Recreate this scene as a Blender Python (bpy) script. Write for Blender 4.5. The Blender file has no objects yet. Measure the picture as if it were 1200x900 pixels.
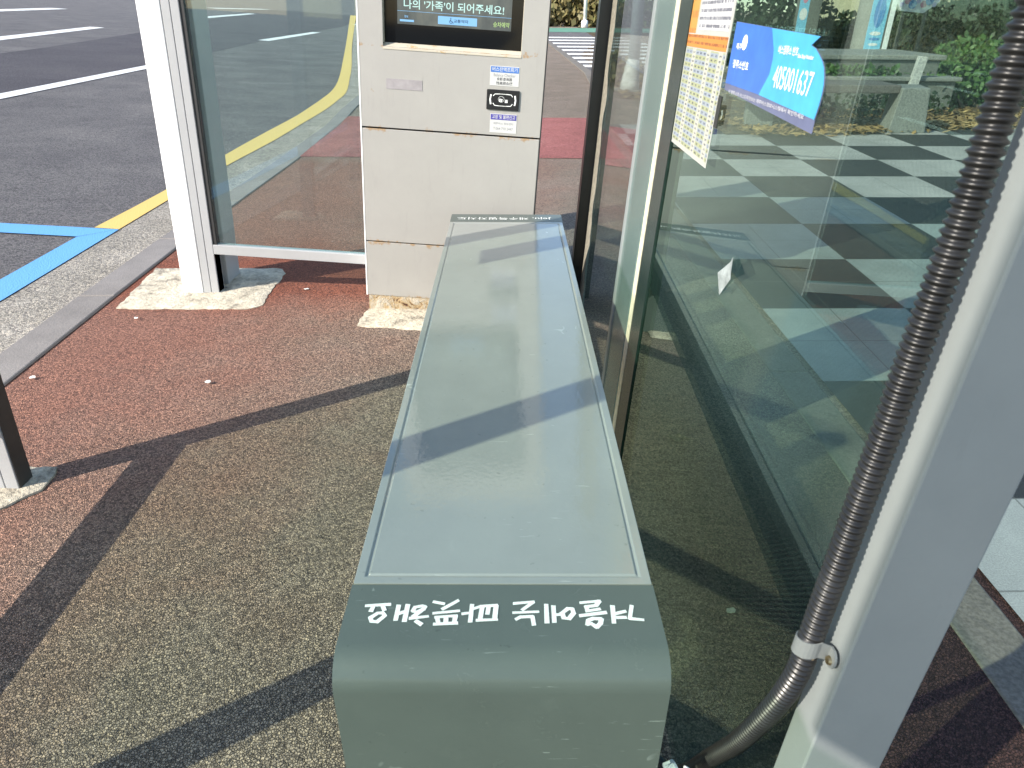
import bpy, bmesh, math, random
from mathutils import Matrix, Vector
random.seed(7)
SC = bpy.context.scene
COL = SC.collection
# ------------------------------------------------------------ camera, sky, sun, exposure
# world frame = the plumb shelter; the pavement slopes about 3 degrees towards the road (frame G)
GM = Matrix(((0.9980617, -0.0292273, -0.0549410, 0), (0.0283571, 0.9994608, -0.0165525, 0), (0.0553952, 0.0149625, 0.9983524, 0), (0, 0, 0, 1)))
cam = bpy.data.objects.new("camera", bpy.data.cameras.new("camera"))
COL.objects.link(cam)
R_ = ((0.9977699, 0.0238107, 0.0623560), (0.0662703, -0.4648854, -0.8828872), (0.0079662, 0.8850506, -0.4654266))
cm = Matrix.Identity(4)
for i in range(3):
    cm[i][0] = R_[0][i]; cm[i][1] = -R_[1][i]; cm[i][2] = -R_[2][i]
cm[0][3], cm[1][3], cm[2][3] = -0.0631822, -0.0190354, 1.1481053
cam.matrix_world = cm
cam.data.sensor_width = 36; cam.data.sensor_fit = 'HORIZONTAL'
cam.data.lens = 36 * 814.309 / 1200
cam.data.dof.use_dof = True; cam.data.dof.focus_distance = 2.3; cam.data.dof.aperture_fstop = 14
cam.data.clip_start = 0.02; cam.data.clip_end = 2000
SC.camera = cam
EL = math.radians(29.0); TOSUN = Vector((-0.825 * math.cos(EL), -0.565 * math.cos(EL), math.sin(EL)))
W = bpy.data.worlds.new("World"); SC.world = W; W.use_nodes = True
sky = W.node_tree.nodes.new("ShaderNodeTexSky"); sky.sky_type = 'NISHITA'; sky.sun_disc = False
sky.sun_elevation = EL; sky.sun_rotation = math.atan2(TOSUN.x, TOSUN.y)
sky.air_density = 1.0; sky.dust_density = 0.7; sky.ozone_density = 1.5
bg = W.node_tree.nodes["Background"]; bg.inputs[1].default_value = 0.15
W.node_tree.links.new(sky.outputs[0], bg.inputs[0])
sl = bpy.data.lights.new("sun", 'SUN'); sl.energy = 4.4; sl.angle = math.radians(0.4); sl.color = (1.0, 0.925, 0.82)
sun = bpy.data.objects.new("sun", sl); COL.objects.link(sun)
sun.rotation_euler = TOSUN.to_track_quat('Z', 'Y').to_euler(); sun.location = (-6, -4, 6)
SC.view_settings.view_transform = 'Standard'; SC.view_settings.look = 'None'
SC.view_settings.exposure = 0.95; SC.view_settings.gamma = 1
SC.view_settings.use_curve_mapping = False

# ------------------------------------------------------------ node helpers
class NT:
    def __init__(s, name, rough=0.6, metal=0.0, spec=0.5, coord='Object'):
        s.m = bpy.data.materials.new(name); s.m.use_nodes = True
        s.t = s.m.node_tree; s.b = s.t.nodes["Principled BSDF"]; s.out = s.t.nodes["Material Output"]
        s.set(Roughness=rough, Metallic=metal); s.b.inputs["Specular IOR Level"].default_value = spec
        s.tc = s.n("ShaderNodeTexCoord").outputs[coord]
    def set(s, **k):
        for a, v in k.items():
            i = s.b.inputs[a.replace('_', ' ')]
            if hasattr(v, 'node'): s.t.links.new(v, i)
            else: i.default_value = v
    def n(s, t): return s.t.nodes.new(t)
    def put(s, node, i, v):
        if v is None: return
        if hasattr(v, 'node'): s.t.links.new(v, node.inputs[i])
        else: node.inputs[i].default_value = v
    def scaled(s, sc):
        if isinstance(sc, (int, float)): return s.tc
        m = s.n("ShaderNodeMapping"); s.t.links.new(s.tc, m.inputs[0]); m.inputs["Scale"].default_value = sc
        return m.outputs[0]
    def noise(s, scale, detail=4, rough=0.6, vec=None, dist=0.0):
        x = s.n("ShaderNodeTexNoise"); s.t.links.new(vec or s.tc, x.inputs["Vector"])
        x.inputs["Scale"].default_value = scale; x.inputs["Detail"].default_value = detail
        x.inputs["Roughness"].default_value = rough; x.inputs["Distortion"].default_value = dist
        return x.outputs["Fac"]
    def voro(s, scale, feature='F1', out="Distance", vec=None):
        x = s.n("ShaderNodeTexVoronoi"); x.feature = feature; s.t.links.new(vec or s.tc, x.inputs["Vector"])
        x.inputs["Scale"].default_value = scale
        return x.outputs[out]
    def math(s, op, a, b=None, clamp=False):
        x = s.n("ShaderNodeMath"); x.operation = op; x.use_clamp = clamp; s.put(x, 0, a); s.put(x, 1, b); return x.outputs[0]
    def ramp(s, f, stops):
        x = s.n("ShaderNodeValToRGB"); s.put(x, 0, f); e = x.color_ramp.elements
        while len(e) < len(stops): e.new(0.5)
        for q, (p, c) in zip(e, stops):
            q.position = p; q.color = (c, c, c, 1) if isinstance(c, (int, float)) else (*c, 1)
        return x.outputs[0]
    def mix(s, f, a, b, mode='MIX'):
        x = s.n("ShaderNodeMix"); x.data_type = 'RGBA'; x.blend_type = mode
        for i, v in ((0, f), (6, a), (7, b)):
            if isinstance(v, tuple): v = (*v[:3], 1)
            s.put(x, i, v)
        return x.outputs[2]
    def sep(s, v):
        x = s.n("ShaderNodeSeparateXYZ"); s.t.links.new(v, x.inputs[0]); return x.outputs
    def bump(s, h, strength, dist, prev=None):
        x = s.n("ShaderNodeBump"); s.put(x, "Height", h); x.inputs["Strength"].default_value = strength
        x.inputs["Distance"].default_value = dist
        if prev is not None: s.t.links.new(prev, x.inputs["Normal"])
        return x.outputs[0]

def plain(name, col, rough=0.5, metal=0.0, spec=0.5, var=0.12, scale=30, bump=0.0, emit=None):
    n = NT(name, rough, metal, spec)
    f = n.noise(scale, 5)
    lo = tuple(c * (1 - var) for c in col); hi = tuple(min(1, c * (1 + var)) for c in col)
    n.set(Base_Color=n.ramp(f, [(0.3, lo), (0.7, hi)]))
    if bump: n.set(Normal=n.bump(n.noise(scale * 6, 3), 0.5, bump))
    if emit:
        n.b.inputs["Emission Color"].default_value = (*emit[0], 1); n.b.inputs["Emission Strength"].default_value = emit[1]
    return n.m

def asphalt(name, cols, grain, big, bumpd, rough=0.9, wear=None):
    n = NT(name, rough, 0, 0.3)
    f = n.noise(big, 5, 0.65, dist=0.4)
    base = n.ramp(f, [(0.34, cols[0]), (0.52, cols[1]), (0.66, cols[2])])
    if wear: base = wear(n, base)
    cell = n.voro(grain, out="Color")
    cv = n.sep(cell)[0]
    base = n.mix(1.0, base, n.ramp(cv, [(0.0, (0.45, 0.45, 0.47)), (0.5, (0.95, 0.95, 0.95)), (1.0, (1.32, 1.29, 1.22))]), 'MULTIPLY')
    e = n.voro(grain, 'DISTANCE_TO_EDGE')
    base = n.mix(1.0, base, n.ramp(e, [(0.0, 0.36), (0.12, 1.0)]), 'MULTIPLY')   # dark bitumen between the chips
    st = n.ramp(n.noise(3.1, 7, 0.75, dist=0.6), [(0.60, 1.0), (0.70, 0.70)])
    base = n.mix(1.0, base, st, 'MULTIPLY')
    sp = n.ramp(n.noise(19, 2, 0.5), [(0.755, 0.0), (0.77, 1.0)])
    base = n.mix(n.math('MULTIPLY', sp, 0.55), base, (0.07, 0.065, 0.06))
    n.set(Base_Color=base)
    d = n.voro(grain); d2 = n.noise(grain * 0.28, 3)
    h = n.math('ADD', n.math('ADD', n.math('MULTIPLY', n.ramp(e, [(0.0, 0.0), (0.16, 1.0)]), 0.55), n.math('MULTIPLY', cv, 0.35)), n.math('ADD', n.math('MULTIPLY', d2, 0.9), n.math('MULTIPLY', n.noise(grain * 1.7, 2), 0.5)))
    n.set(Normal=n.bump(h, 1.0, bumpd))
    return n.m

def red_wear_and_shade(n, base):
    # worn red coating: strong near the kerb, rubbed off to grey-brown along the bench
    x = n.sep(n.tc)
    d = n.math('ADD', n.math('MULTIPLY', x[0], -0.85), n.math('ADD', n.math('MULTIPLY', x[1], 0.22), 0.22))      # left/far = redder
    d = n.math('ADD', d, n.math('MULTIPLY', n.noise(1.7, 5, 0.7), 1.3))
    k = n.ramp(n.math('MULTIPLY', d, 0.4), [(0.62, 0.0), (1.0, 1.0)])
    far = n.ramp(n.math('MULTIPLY', x[1], 0.1), [(0.58, 1.0), (0.64, 0.0)])
    k = n.math('MULTIPLY', k, far)
    base = n.mix(n.math('MULTIPLY', k, 0.8), base, (0.47, 0.20, 0.14))
    fresh = n.math('MULTIPLY', n.ramp(n.math('MULTIPLY', n.math('ADD', x[1], n.math('MULTIPLY', n.noise(5, 4), 0.4)), 0.1), [(0.0, 0.0), (0.285, 0.0), (0.318, 1.0), (0.36, 1.0), (0.40, 0.0)]), n.ramp(n.math('ADD', n.math('MULTIPLY', x[0], -1.0), n.math('MULTIPLY', n.noise(4, 3), 0.3)), [(0.5, 0.0), (0.75, 1.0)]))
    base = n.mix(n.math('MULTIPLY', fresh, 0.85), base, (0.40, 0.125, 0.07))
    spot = n.ramp(n.noise(2.3, 3, 0.5), [(0.55, 0.0), (0.68, 1.0)])
    base = n.mix(n.math('MULTIPLY', n.math('MULTIPLY', spot, far), 0.14), base, (0.34, 0.10, 0.06))
    right_shade = n.ramp(x[0], [(0.0, 0.0), (0.25, 0.0), (0.5, 1.0)])  # pavement right of the bench coloured dark maroon in place of shade
    right_shade = n.math('MULTIPLY', right_shade, n.ramp(n.math('MULTIPLY', x[1], 0.1), [(0.13, 1.0), (0.20, 0.0)]))
    return n.mix(right_shade, base, (0.10, 0.048, 0.045))

M = {}
M['pave'] = asphalt("red_worn_asphalt", [(0.36, 0.295, 0.23), (0.42, 0.34, 0.27), (0.48, 0.38, 0.305)], 195, 1.6, 0.009, wear=red_wear_and_shade)
M['redband'] = asphalt("red_band_asphalt", [(0.38, 0.14, 0.125), (0.46, 0.17, 0.155), (0.53, 0.21, 0.19)], 150, 2.0, 0.004)
M['road'] = asphalt("road_asphalt", [(0.165, 0.155, 0.158), (0.205, 0.193, 0.192), (0.25, 0.235, 0.227)], 110, 0.9, 0.005)
M['lane'] = asphalt("lane_asphalt", [(0.105, 0.096, 0.107), (0.125, 0.114, 0.125), (0.14, 0.128, 0.135)], 110, 0.5, 0.004)
M['gutter'] = asphalt("gutter_concrete", [(0.40, 0.365, 0.31), (0.49, 0.445, 0.38), (0.57, 0.52, 0.45)], 120, 3, 0.004)
M['earth'] = asphalt("far_ground", [(0.10, 0.09, 0.075), (0.13, 0.12, 0.1), (0.16, 0.15, 0.12)], 40, 0.4, 0.01)

def stone(name, col, grain=260, joint=None, rough=0.75):
    n = NT(name, rough, 0, 0.35)
    f = n.noise(3.0, 6, 0.7); sp = n.noise(grain, 2)
    a = n.ramp(f, [(0.3, tuple(c * 0.78 for c in col)), (0.7, tuple(min(1, c * 1.15) for c in col))])
    a = n.mix(1.0, a, n.ramp(sp, [(0.35, 0.75), (0.65, 1.2)]), 'MULTIPLY')
    n.set(Base_Color=a, Normal=n.bump(n.math('ADD', n.noise(grain * 0.4, 4), f), 0.5, 0.004))
    return n.m
M['kerb'] = stone("kerb_granite", (0.225, 0.205, 0.19))
M['curbgrey'] = stone("grey_granite_edging", (0.17, 0.15, 0.125), 120)
M['conc'] = stone("bench_concrete", (0.19, 0.20, 0.185), 60)
M['slab'] = stone("dark_slab", (0.12, 0.11, 0.10), 60)
M['wall'] = stone("planter_stone", (0.13, 0.14, 0.125), 50)
M['soil'] = asphalt("leaf_soil", [(0.09, 0.06, 0.035), (0.17, 0.115, 0.06), (0.26, 0.18, 0.095)], 26, 2.2, 0.03)

def plaza_mat():
    n = NT("checker_granite", 0.62, 0, 0.4, coord='UV')
    x = n.sep(n.tc)
    fu = n.math('FLOOR', x[0]); fv = n.math('FLOOR', x[1])
    par = n.math('MODULO', n.math('ABSOLUTE', n.math('ADD', fu, fv)), 2)
    sp = n.noise(170, 2); f = n.noise(1.3, 6, 0.7)
    wh = n.mix(1.0, (0.37, 0.365, 0.345), n.ramp(sp, [(0.35, 0.8), (0.65, 1.12)]), 'MULTIPLY')
    dk = n.mix(1.0, (0.028, 0.027, 0.025), n.ramp(sp, [(0.35, 0.6), (0.65, 1.6)]), 'MULTIPLY')
    c = n.mix(par, wh, dk)
    c = n.mix(1.0, c, n.ramp(f, [(0.32, 0.72), (0.62, 1.06)]), 'MULTIPLY')
    def line(v):
        q = n.math('FRACT', n.math('MULTIPLY', v, 2)); q = n.math('ABSOLUTE', n.math('SUBTRACT', q, 0.5))
        return n.math('GREATER_THAN', q, 0.492)
    j = n.math('MAXIMUM', line(x[0]), line(x[1]))
    c = n.mix(n.math('MULTIPLY', j, 0.65), c, (0.10, 0.095, 0.085))
    n.set(Base_Color=c, Normal=n.bump(n.math('SUBTRACT', n.noise(120, 3), j), 0.4, 0.003))
    return n.m
M['plaza'] = plaza_mat()

def paint_line(name, col, wear=0.5):
    n = NT(name, 0.75, 0, 0.3)
    w = n.noise(38, 6, 0.75); w2 = n.noise(4, 4)
    k = n.ramp(n.math('ADD', w, n.math('MULTIPLY', w2, 0.35)), [(0.42, 1.0), (0.50, 0.0)])
    c = n.mix(n.math('MULTIPLY', k, wear), col, (0.13, 0.12, 0.12))
    n.set(Base_Color=c, Normal=n.bump(n.voro(110), 0.6, 0.003))
    return n.m
M['yellow'] = paint_line("yellow_road_paint", (0.66, 0.47, 0.15), 0.7)
M['blue'] = paint_line("blue_road_paint", (0.13, 0.35, 0.68), 0.6)
M['white'] = paint_line("white_road_paint", (0.74, 0.74, 0.72), 0.5)
M['green'] = paint_line("green_path_paint", (0.12, 0.27, 0.19), 0.4)

def bench_paint(name, col, rough, coat, crough, scratch=0.5):
    n = NT(name, rough, 0, 0.5)
    f = n.noise(5, 5, 0.6)
    c = n.ramp(f, [(0.3, tuple(q * 0.93 for q in col)), (0.7, tuple(q * 1.06 for q in col))])
    # hairline scuffs
    m = n.scaled((9, 140, 9)); s = n.ramp(n.noise(2.2, 2, 0.5, m, 0.6), [(0.70, 0.0), (0.735, 1.0)])
    s = n.math('MULTIPLY', s, n.ramp(n.noise(7, 3), [(0.5, 0.0), (0.62, 1.0)]))
    c = n.mix(n.math('MULTIPLY', s, scratch), c, tuple(min(1, q * 1.7 + 0.06) for q in col))
    m2 = n.scaled((14, 14, 190)); s2 = n.ramp(n.noise(1.3, 2, 0.5, m2, 1.2), [(0.70, 0.0), (0.72, 1.0)])
    s2 = n.math('MULTIPLY', s2, n.ramp(n.noise(5.5, 3), [(0.52, 0.0), (0.58, 1.0)])); c = n.mix(n.math('MULTIPLY', s2, scratch * 0.8), c, tuple(min(1, q * 2.2 + 0.08) for q in col))
    sm = n.ramp(n.noise(11, 6, 0.75, dist=1.0), [(0.60, 0.0), (0.8, 1.0)]); c = n.mix(n.math('MULTIPLY', sm, 0.22), c, tuple(q * 1.35 + 0.02 for q in col))
    d = n.ramp(n.noise(60, 3), [(0.70, 0.0), (0.73, 1.0)])
    c = n.mix(n.math('MULTIPLY', d, 0.4), c, tuple(q * 0.5 for q in col))
    n.set(Base_Color=c)
    n.b.inputs["Coat Weight"].default_value = coat; n.b.inputs["Coat Roughness"].default_value = crough
    peel = n.math('ADD', n.math('MULTIPLY', n.noise(120, 2), 0.35), n.noise(9, 3))
    nb = n.bump(peel, 0.16, 0.004)
    n.set(Normal=nb, Coat_Normal=nb, Coat_Roughness=n.math('ADD', crough, n.math('MULTIPLY', n.ramp(n.noise(13, 6, 0.75, dist=0.8), [(0.45, 0.0), (0.75, 1.0)]), 0.10)))
    return n.m
M['seat'] = bench_paint("sage_enamel", (0.26, 0.275, 0.256), 0.42, 1.0, 0.012)
M["seat"].node_tree.nodes["Principled BSDF"].inputs["Coat IOR"].default_value = 1.8
M['cap'] = bench_paint("dark_sage_enamel", (0.094, 0.114, 0.106), 0.50, 0.3, 0.22, 0.9)
M["cap"].node_tree.nodes["Principled BSDF"].inputs["Specular IOR Level"].default_value = 0.2
M["cap"].node_tree.nodes["Principled BSDF"].inputs["Coat IOR"].default_value = 1.7
M['letter'] = plain("white_lettering", (0.82, 0.84, 0.82), 0.5)

def metal_paint(name, col, rough=0.45, rust=0.0, metal=0.0, streak=True):
    n = NT(name, rough, metal, 0.5)
    f = n.noise(6, 6, 0.7); c = n.ramp(f, [(0.3, tuple(q * 0.93 for q in col)), (0.7, tuple(min(1, q * 1.04) for q in col))])
    g = n.ramp(n.noise(14, 6, 0.8, n.scaled((3, 3, 0.6))), [(0.58, 0.0), (0.75, 1.0)])
    c = n.mix(n.math('MULTIPLY', g, 0.25), c, tuple(q * 0.72 for q in col))
    if rust:
        r = n.ramp(n.noise(20, 6, 0.8), [(0.74 - rust * 0.2, 0.0), (0.80 - rust * 0.2, 1.0)])
        c = n.mix(r, c, (0.42, 0.27, 0.11))
    n.set(Base_Color=c, Normal=n.bump(n.noise(160, 2), 0.15, 0.001))
    return n.m
def kiosk_mat(name, col):
    n = NT(name, 0.42, 0, 0.5); x = n.sep(n.tc)
    f = n.noise(6, 6, 0.7); c = n.ramp(f, [(0.3, tuple(q * 0.95 for q in col)), (0.7, tuple(q * 1.03 for q in col))])
    g = n.ramp(n.noise(10, 6, 0.8, n.scaled((4, 4, 0.5))), [(0.56, 0.0), (0.76, 1.0)]); c = n.mix(n.math('MULTIPLY', g, 0.3), c, tuple(q * 0.7 for q in col))
    d = None
    for z0 in (0.078, 0.308, 0.748, 1.03):
        q = n.math('ABSOLUTE', n.math('SUBTRACT', x[2], z0)); d = q if d is None else n.math('MINIMUM', d, q)
    near = n.ramp(n.math('MULTIPLY', d, 10), [(0.0, 1.0), (0.22, 0.0)])
    r = n.ramp(n.math('ADD', n.noise(26, 5, 0.75), n.math('MULTIPLY', near, 0.22)), [(0.70, 0.0), (0.78, 1.0)])
    c = n.mix(n.math('MULTIPLY', r, 0.8), c, (0.30, 0.18, 0.075))
    r2 = n.ramp(n.noise(13, 3, 0.6), [(0.735, 0.0), (0.75, 1.0)]); c = n.mix(n.math('MULTIPLY', r2, 0.7), c, (0.28, 0.20, 0.10))
    low = n.ramp(n.math('ADD', n.math('MULTIPLY', x[2], -5), n.noise(9, 5)), [(0.0, 0.0), (0.35, 1.0)]); c = n.mix(n.math('MULTIPLY', low, 0.22), c, (0.20, 0.16, 0.11))
    n.set(Base_Color=c, Normal=n.bump(n.math('ADD', n.noise(160, 2), n.math('MULTIPLY', n.noise(4, 2), 3)), 0.15, 0.001)); return n.m
M['kiosk'] = kiosk_mat("kiosk_paint", (0.335, 0.325, 0.307)) or metal_paint("kiosk_paint", (0.355, 0.35, 0.335), 0.42, rust=0.42)
M['sill'] = metal_paint("rusty_sill", (0.48, 0.44, 0.36), 0.5, rust=0.75)
M['alu'] = metal_paint("silver_aluminium", (0.35, 0.355, 0.36), 0.42)
M['steel'] = metal_paint("grey_steel_paint", (0.235, 0.26, 0.262), 0.38)
M['clampsteel'] = metal_paint("galvanised_clamp", (0.16, 0.175, 0.175), 0.4, rust=0.3)
M['whitepost'] = metal_paint("white_enamel", (0.84, 0.84, 0.83), 0.35)
M['black'] = plain("black_frame", (0.012, 0.014, 0.014), 0.35)
M['rubber'] = plain("rubber_gasket", (0.02, 0.02, 0.02), 0.6)
M['cream'] = plain("cream_gasket", (0.62, 0.57, 0.43), 0.5, var=0.25, scale=60)
M['greensteel'] = metal_paint("green_grey_steel", (0.11, 0.16, 0.15), 0.22)
def mortar():
    n = NT("cream_mortar", 0.85, 0, 0.3); f = n.noise(7, 7, 0.75, dist=0.5); g = n.noise(60, 4)
    c = n.ramp(f, [(0.34, (0.16, 0.14, 0.115)), (0.44, (0.46, 0.41, 0.32)), (0.6, (0.64, 0.575, 0.45)), (0.72, (0.34, 0.33, 0.30))])
    c = n.mix(1.0, c, n.ramp(g, [(0.35, 0.78), (0.65, 1.15)]), 'MULTIPLY')
    n.set(Base_Color=c, Normal=n.bump(n.math('ADD', g, n.math('MULTIPLY', f, 2.0)), 0.8, 0.008)); return n.m
M['pad'] = mortar()
def rusty():
    n = NT("rusted_base", 0.85, 0, 0.3)
    f = n.noise(16, 6, 0.75, dist=0.8)
    n.set(Base_Color=n.ramp(f, [(0.38, (0.07, 0.028, 0.02)), (0.44, (0.42, 0.30, 0.16)), (0.52, (0.44, 0.38, 0.29)), (0.68, (0.52, 0.49, 0.43))]), Normal=n.bump(f, 1.0, 0.02))
    return n.m
M['rust'] = rusty()
M['lcdblack'] = plain("black_glass", (0.004, 0.005, 0.006), 0.05, spec=0.3, var=0.0)
M['reader'] = plain("black_plastic", (0.012, 0.012, 0.013), 0.3)
M['plate'] = plain("dull_tape", (0.30, 0.28, 0.29), 0.4, var=0.15)
M['stickwhite'] = plain("white_vinyl", (0.52, 0.52, 0.51), 0.4, var=0.03)
M['stickblue'] = plain("blue_vinyl", (0.06, 0.16, 0.45), 0.4)
M['stickpurple'] = plain("purple_vinyl", (0.07, 0.06, 0.30), 0.4)
M['ink'] = plain("dark_ink", (0.03, 0.03, 0.04), 0.5)
M['greyink'] = plain("grey_ink", (0.25, 0.25, 0.27), 0.5)
def lcd():
    n = NT("lit_screen", 0.15)
    f = n.noise(14, 4, 0.6, n.scaled((1, 1, 0.6)))
    c = n.ramp(f, [(0.3, (0.035, 0.045, 0.05)), (0.5, (0.075, 0.09, 0.09)), (0.7, (0.12, 0.13, 0.115))])
    n.set(Base_Color=(0.01, 0.01, 0.01, 1), Emission_Color=c); n.b.inputs["Emission Strength"].default_value = 0.75
    return n.m
M['lcd'] = lcd()
M['lcdtext'] = plain("lit_mint_text", (0.1, 0.1, 0.1), 0.5, emit=((0.42, 0.72, 0.66), 0.62))
M['lcdgreen'] = plain("lit_green_text", (0.1, 0.1, 0.1), 0.5, emit=((0.36, 0.62, 0.10), 0.5))
M['lcdblue'] = plain("lit_blue_button", (0.05, 0.1, 0.15), 0.5, emit=((0.19, 0.42, 0.70), 0.6))
M['lcdink'] = plain("dark_screen_text", (0.01, 0.02, 0.05), 0.5)

def glass(name, tint, dots=0.0, film=0.04, filmcol=(0.30, 0.36, 0.33), boost=1.0, refl=(1, 1, 1)):
    m = bpy.data.materials.new(name); m.use_nodes = True; t = m.node_tree; t.nodes.clear()
    N = t.nodes.new; L = t.links.new
    out = N("ShaderNodeOutputMaterial"); tr = N("ShaderNodeBsdfTransparent"); gl = N("ShaderNodeBsdfGlossy"); df = N("ShaderNodeBsdfDiffuse")
    tr.inputs[0].default_value = (*tint, 1); gl.inputs[0].default_value = (*refl, 1); gl.inputs[1].default_value = 0.0
    df.inputs[0].default_value = (*filmcol, 1)
    lw = N("ShaderNodeLayerWeight"); lw.inputs[0].default_value = 0.5
    p = N("ShaderNodeMath"); p.operation = 'POWER'; L(lw.outputs["Facing"], p.inputs[0]); p.inputs[1].default_value = 5
    a = N("ShaderNodeMath"); a.operation = 'MULTIPLY_ADD'; a.use_clamp = True; L(p.outputs[0], a.inputs[0]); a.inputs[1].default_value = 0.96 * boost; a.inputs[2].default_value = 0.04 * boost
    tc = N("ShaderNodeTexCoord"); nz = N("ShaderNodeTexNoise"); L(tc.outputs["Object"], nz.inputs["Vector"]); nz.inputs["Scale"].default_value = 5; nz.inputs["Detail"].default_value = 7; nz.inputs["Roughness"].default_value = 0.7
    rp = N("ShaderNodeMapRange"); L(nz.outputs["Fac"], rp.inputs[0]); rp.inputs[1].default_value = 0.35; rp.inputs[2].default_value = 0.75; rp.inputs[3].default_value = film * 0.5; rp.inputs[4].default_value = film * 1.6
    fac = rp.outputs[0]
    if dots:
        mp = N("ShaderNodeMapping"); L(tc.outputs["Object"], mp.inputs[0]); mp.inputs["Rotation"].default_value = (math.radians(45), 0, 0)
        sx = N("ShaderNodeSeparateXYZ"); L(mp.outputs[0], sx.inputs[0])
        prod = []
        for ax in (1, 2):
            q = N("ShaderNodeMath"); q.operation = 'MULTIPLY'; L(sx.outputs[ax], q.inputs[0]); q.inputs[1].default_value = 2 * math.pi / 0.0056
            r = N("ShaderNodeMath"); r.operation = 'SINE'; L(q.outputs[0], r.inputs[0]); prod.append(r.outputs[0])
        z = N("ShaderNodeMath"); z.operation = 'ADD'; L(prod[0], z.inputs[0]); L(prod[1], z.inputs[1])
        g = N("ShaderNodeMath"); g.operation = 'GREATER_THAN'; L(z.outputs[0], g.inputs[0]); g.inputs[1].default_value = 0.75
        h = N("ShaderNodeMath"); h.operation = 'MULTIPLY_ADD'; L(g.outputs[0], h.inputs[0]); h.inputs[1].default_value = dots; L(fac, h.inputs[2]); fac = h.outputs[0]
    m1 = N("ShaderNodeMixShader"); L(fac, m1.inputs[0]); L(tr.outputs[0], m1.inputs[1]); L(df.outputs[0], m1.inputs[2])
    m2 = N("ShaderNodeMixShader"); L(a.outputs[0], m2.inputs[0]); L(m1.outputs[0], m2.inputs[1]); L(gl.outputs[0], m2.inputs[2])
    L(m2.outputs[0], out.inputs[0])
    return m
M['glassfront'] = glass("clear_green_glass", (0.845, 0.91, 0.83))
M['glassend'] = glass("teal_glass", (0.85, 0.93, 0.905), film=0.03, filmcol=(0.30, 0.40, 0.40))
M['glassback'] = glass("dotted_green_glass", (0.745, 0.83, 0.775), dots=0.04, film=0.005, filmcol=(0.12, 0.19, 0.16), boost=1.0, refl=(0.80, 0.95, 0.88))
M['glassfar'] = glass("dusty_green_glass", (0.80, 0.88, 0.84), film=0.05, filmcol=(0.2, 0.24, 0.22))

# ------------------------------------------------------------ mesh helpers
def V(x, y, z=0.0): return Vector((x, y, z))
def G(x, y, z=0.0): return GM @ Vector((x, y, z))
ROOT = {}
def tag(o, label=None, cat=None, group=None, kind=None):
    if label: o['label'] = label
    if cat: o['category'] = cat
    if group: o['group'] = group
    if kind: o['kind'] = kind
    return o
def thing(name, loc, label, cat, group=None, ground=False, rz=0.0):
    o = bpy.data.objects.new(name, None); COL.objects.link(o); o.empty_display_size = 0.1
    o.matrix_world = (GM if ground else Matrix.Identity(4)) @ Matrix.Translation(loc) @ Matrix.Rotation(rz, 4, 'Z')
    ROOT[o.name] = Vector(loc) if not rz else Vector((0, 0, 0))
    return tag(o, label, cat, group)
class MB:
    def __init__(s): s.b = bmesh.new(); s.uv = None
    def box(s, a, b, bev=0.0):
        r = bmesh.ops.create_cube(s.b, size=1.0)['verts']
        c = [(p + q) / 2 for p, q in zip(a, b)]; d = [q - p for p, q in zip(a, b)]
        for v in r: v.co = Vector([v.co[i] * d[i] + c[i] for i in range(3)])
        if bev:
            es = list({e for v in r for e in v.link_edges})
            bmesh.ops.bevel(s.b, geom=es, offset=bev, segments=2, affect='EDGES', profile=0.5)
        return s
    def face(s, pts): return s.b.faces.new([s.b.verts.new(p) for p in pts])
    def prism(s, pts, vec):
        vec = Vector(vec); a = [s.b.verts.new(p) for p in pts]; b = [s.b.verts.new(Vector(p) + vec) for p in pts]
        s.b.faces.new(a[::-1]); s.b.faces.new(b)
        for i in range(len(a)):
            j = (i + 1) % len(a); s.b.faces.new([a[i], a[j], b[j], b[i]])
        return s
    def tube(s, pts, rad, seg=12, caps=True):
        pts = [Vector(p) for p in pts]; rings = []; n = len(pts)
        up = None
        for i, p in enumerate(pts):
            t = (pts[min(i + 1, n - 1)] - pts[max(i - 1, 0)]).normalized()
            if up is None: up = t.orthogonal().normalized()
            up = (up - t * up.dot(t)).normalized(); w = t.cross(up)
            r = rad[i] if isinstance(rad, (list, tuple)) else rad
            rings.append([s.b.verts.new(p + (up * math.cos(2 * math.pi * k / seg) + w * math.sin(2 * math.pi * k / seg)) * r) for k in range(seg)])
        for i in range(n - 1):
            for k in range(seg):
                s.b.faces.new([rings[i][k], rings[i][(k + 1) % seg], rings[i + 1][(k + 1) % seg], rings[i + 1][k]])
        if caps: s.b.faces.new(rings[0][::-1]); s.b.faces.new(rings[-1])
        return s
    def strip(s, left, right):
        a = [s.b.verts.new(p) for p in left]; b = [s.b.verts.new(p) for p in right]
        for i in range(len(a) - 1): s.b.faces.new([a[i], b[i], b[i + 1], a[i + 1]])
        return s
    def build(s, name, mat, root=None, frame=None, smooth=False, bevel=0.0, label=None):
        bmesh.ops.recalc_face_normals(s.b, faces=s.b.faces[:])
        if root is not None:
            base = root
            while base.name not in ROOT: base = base.parent
            off = ROOT[base.name]
            for v in s.b.verts: v.co -= off
        me = bpy.data.meshes.new(name); s.b.to_mesh(me); s.b.free()
        if mat: me.materials.append(mat)
        if smooth:
            for p in me.polygons: p.use_smooth = True
        o = bpy.data.objects.new(name, me); COL.objects.link(o)
        if root is not None: o.parent = root
        elif frame is not None: o.matrix_world = frame
        if bevel:
            bv = o.modifiers.new("bevel", 'BEVEL'); bv.width = bevel; bv.segments = 2; bv.limit_method = 'ANGLE'
        if label: o['label'] = label
        return o
def structure(o): o['kind'] = 'structure'; return o
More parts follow.
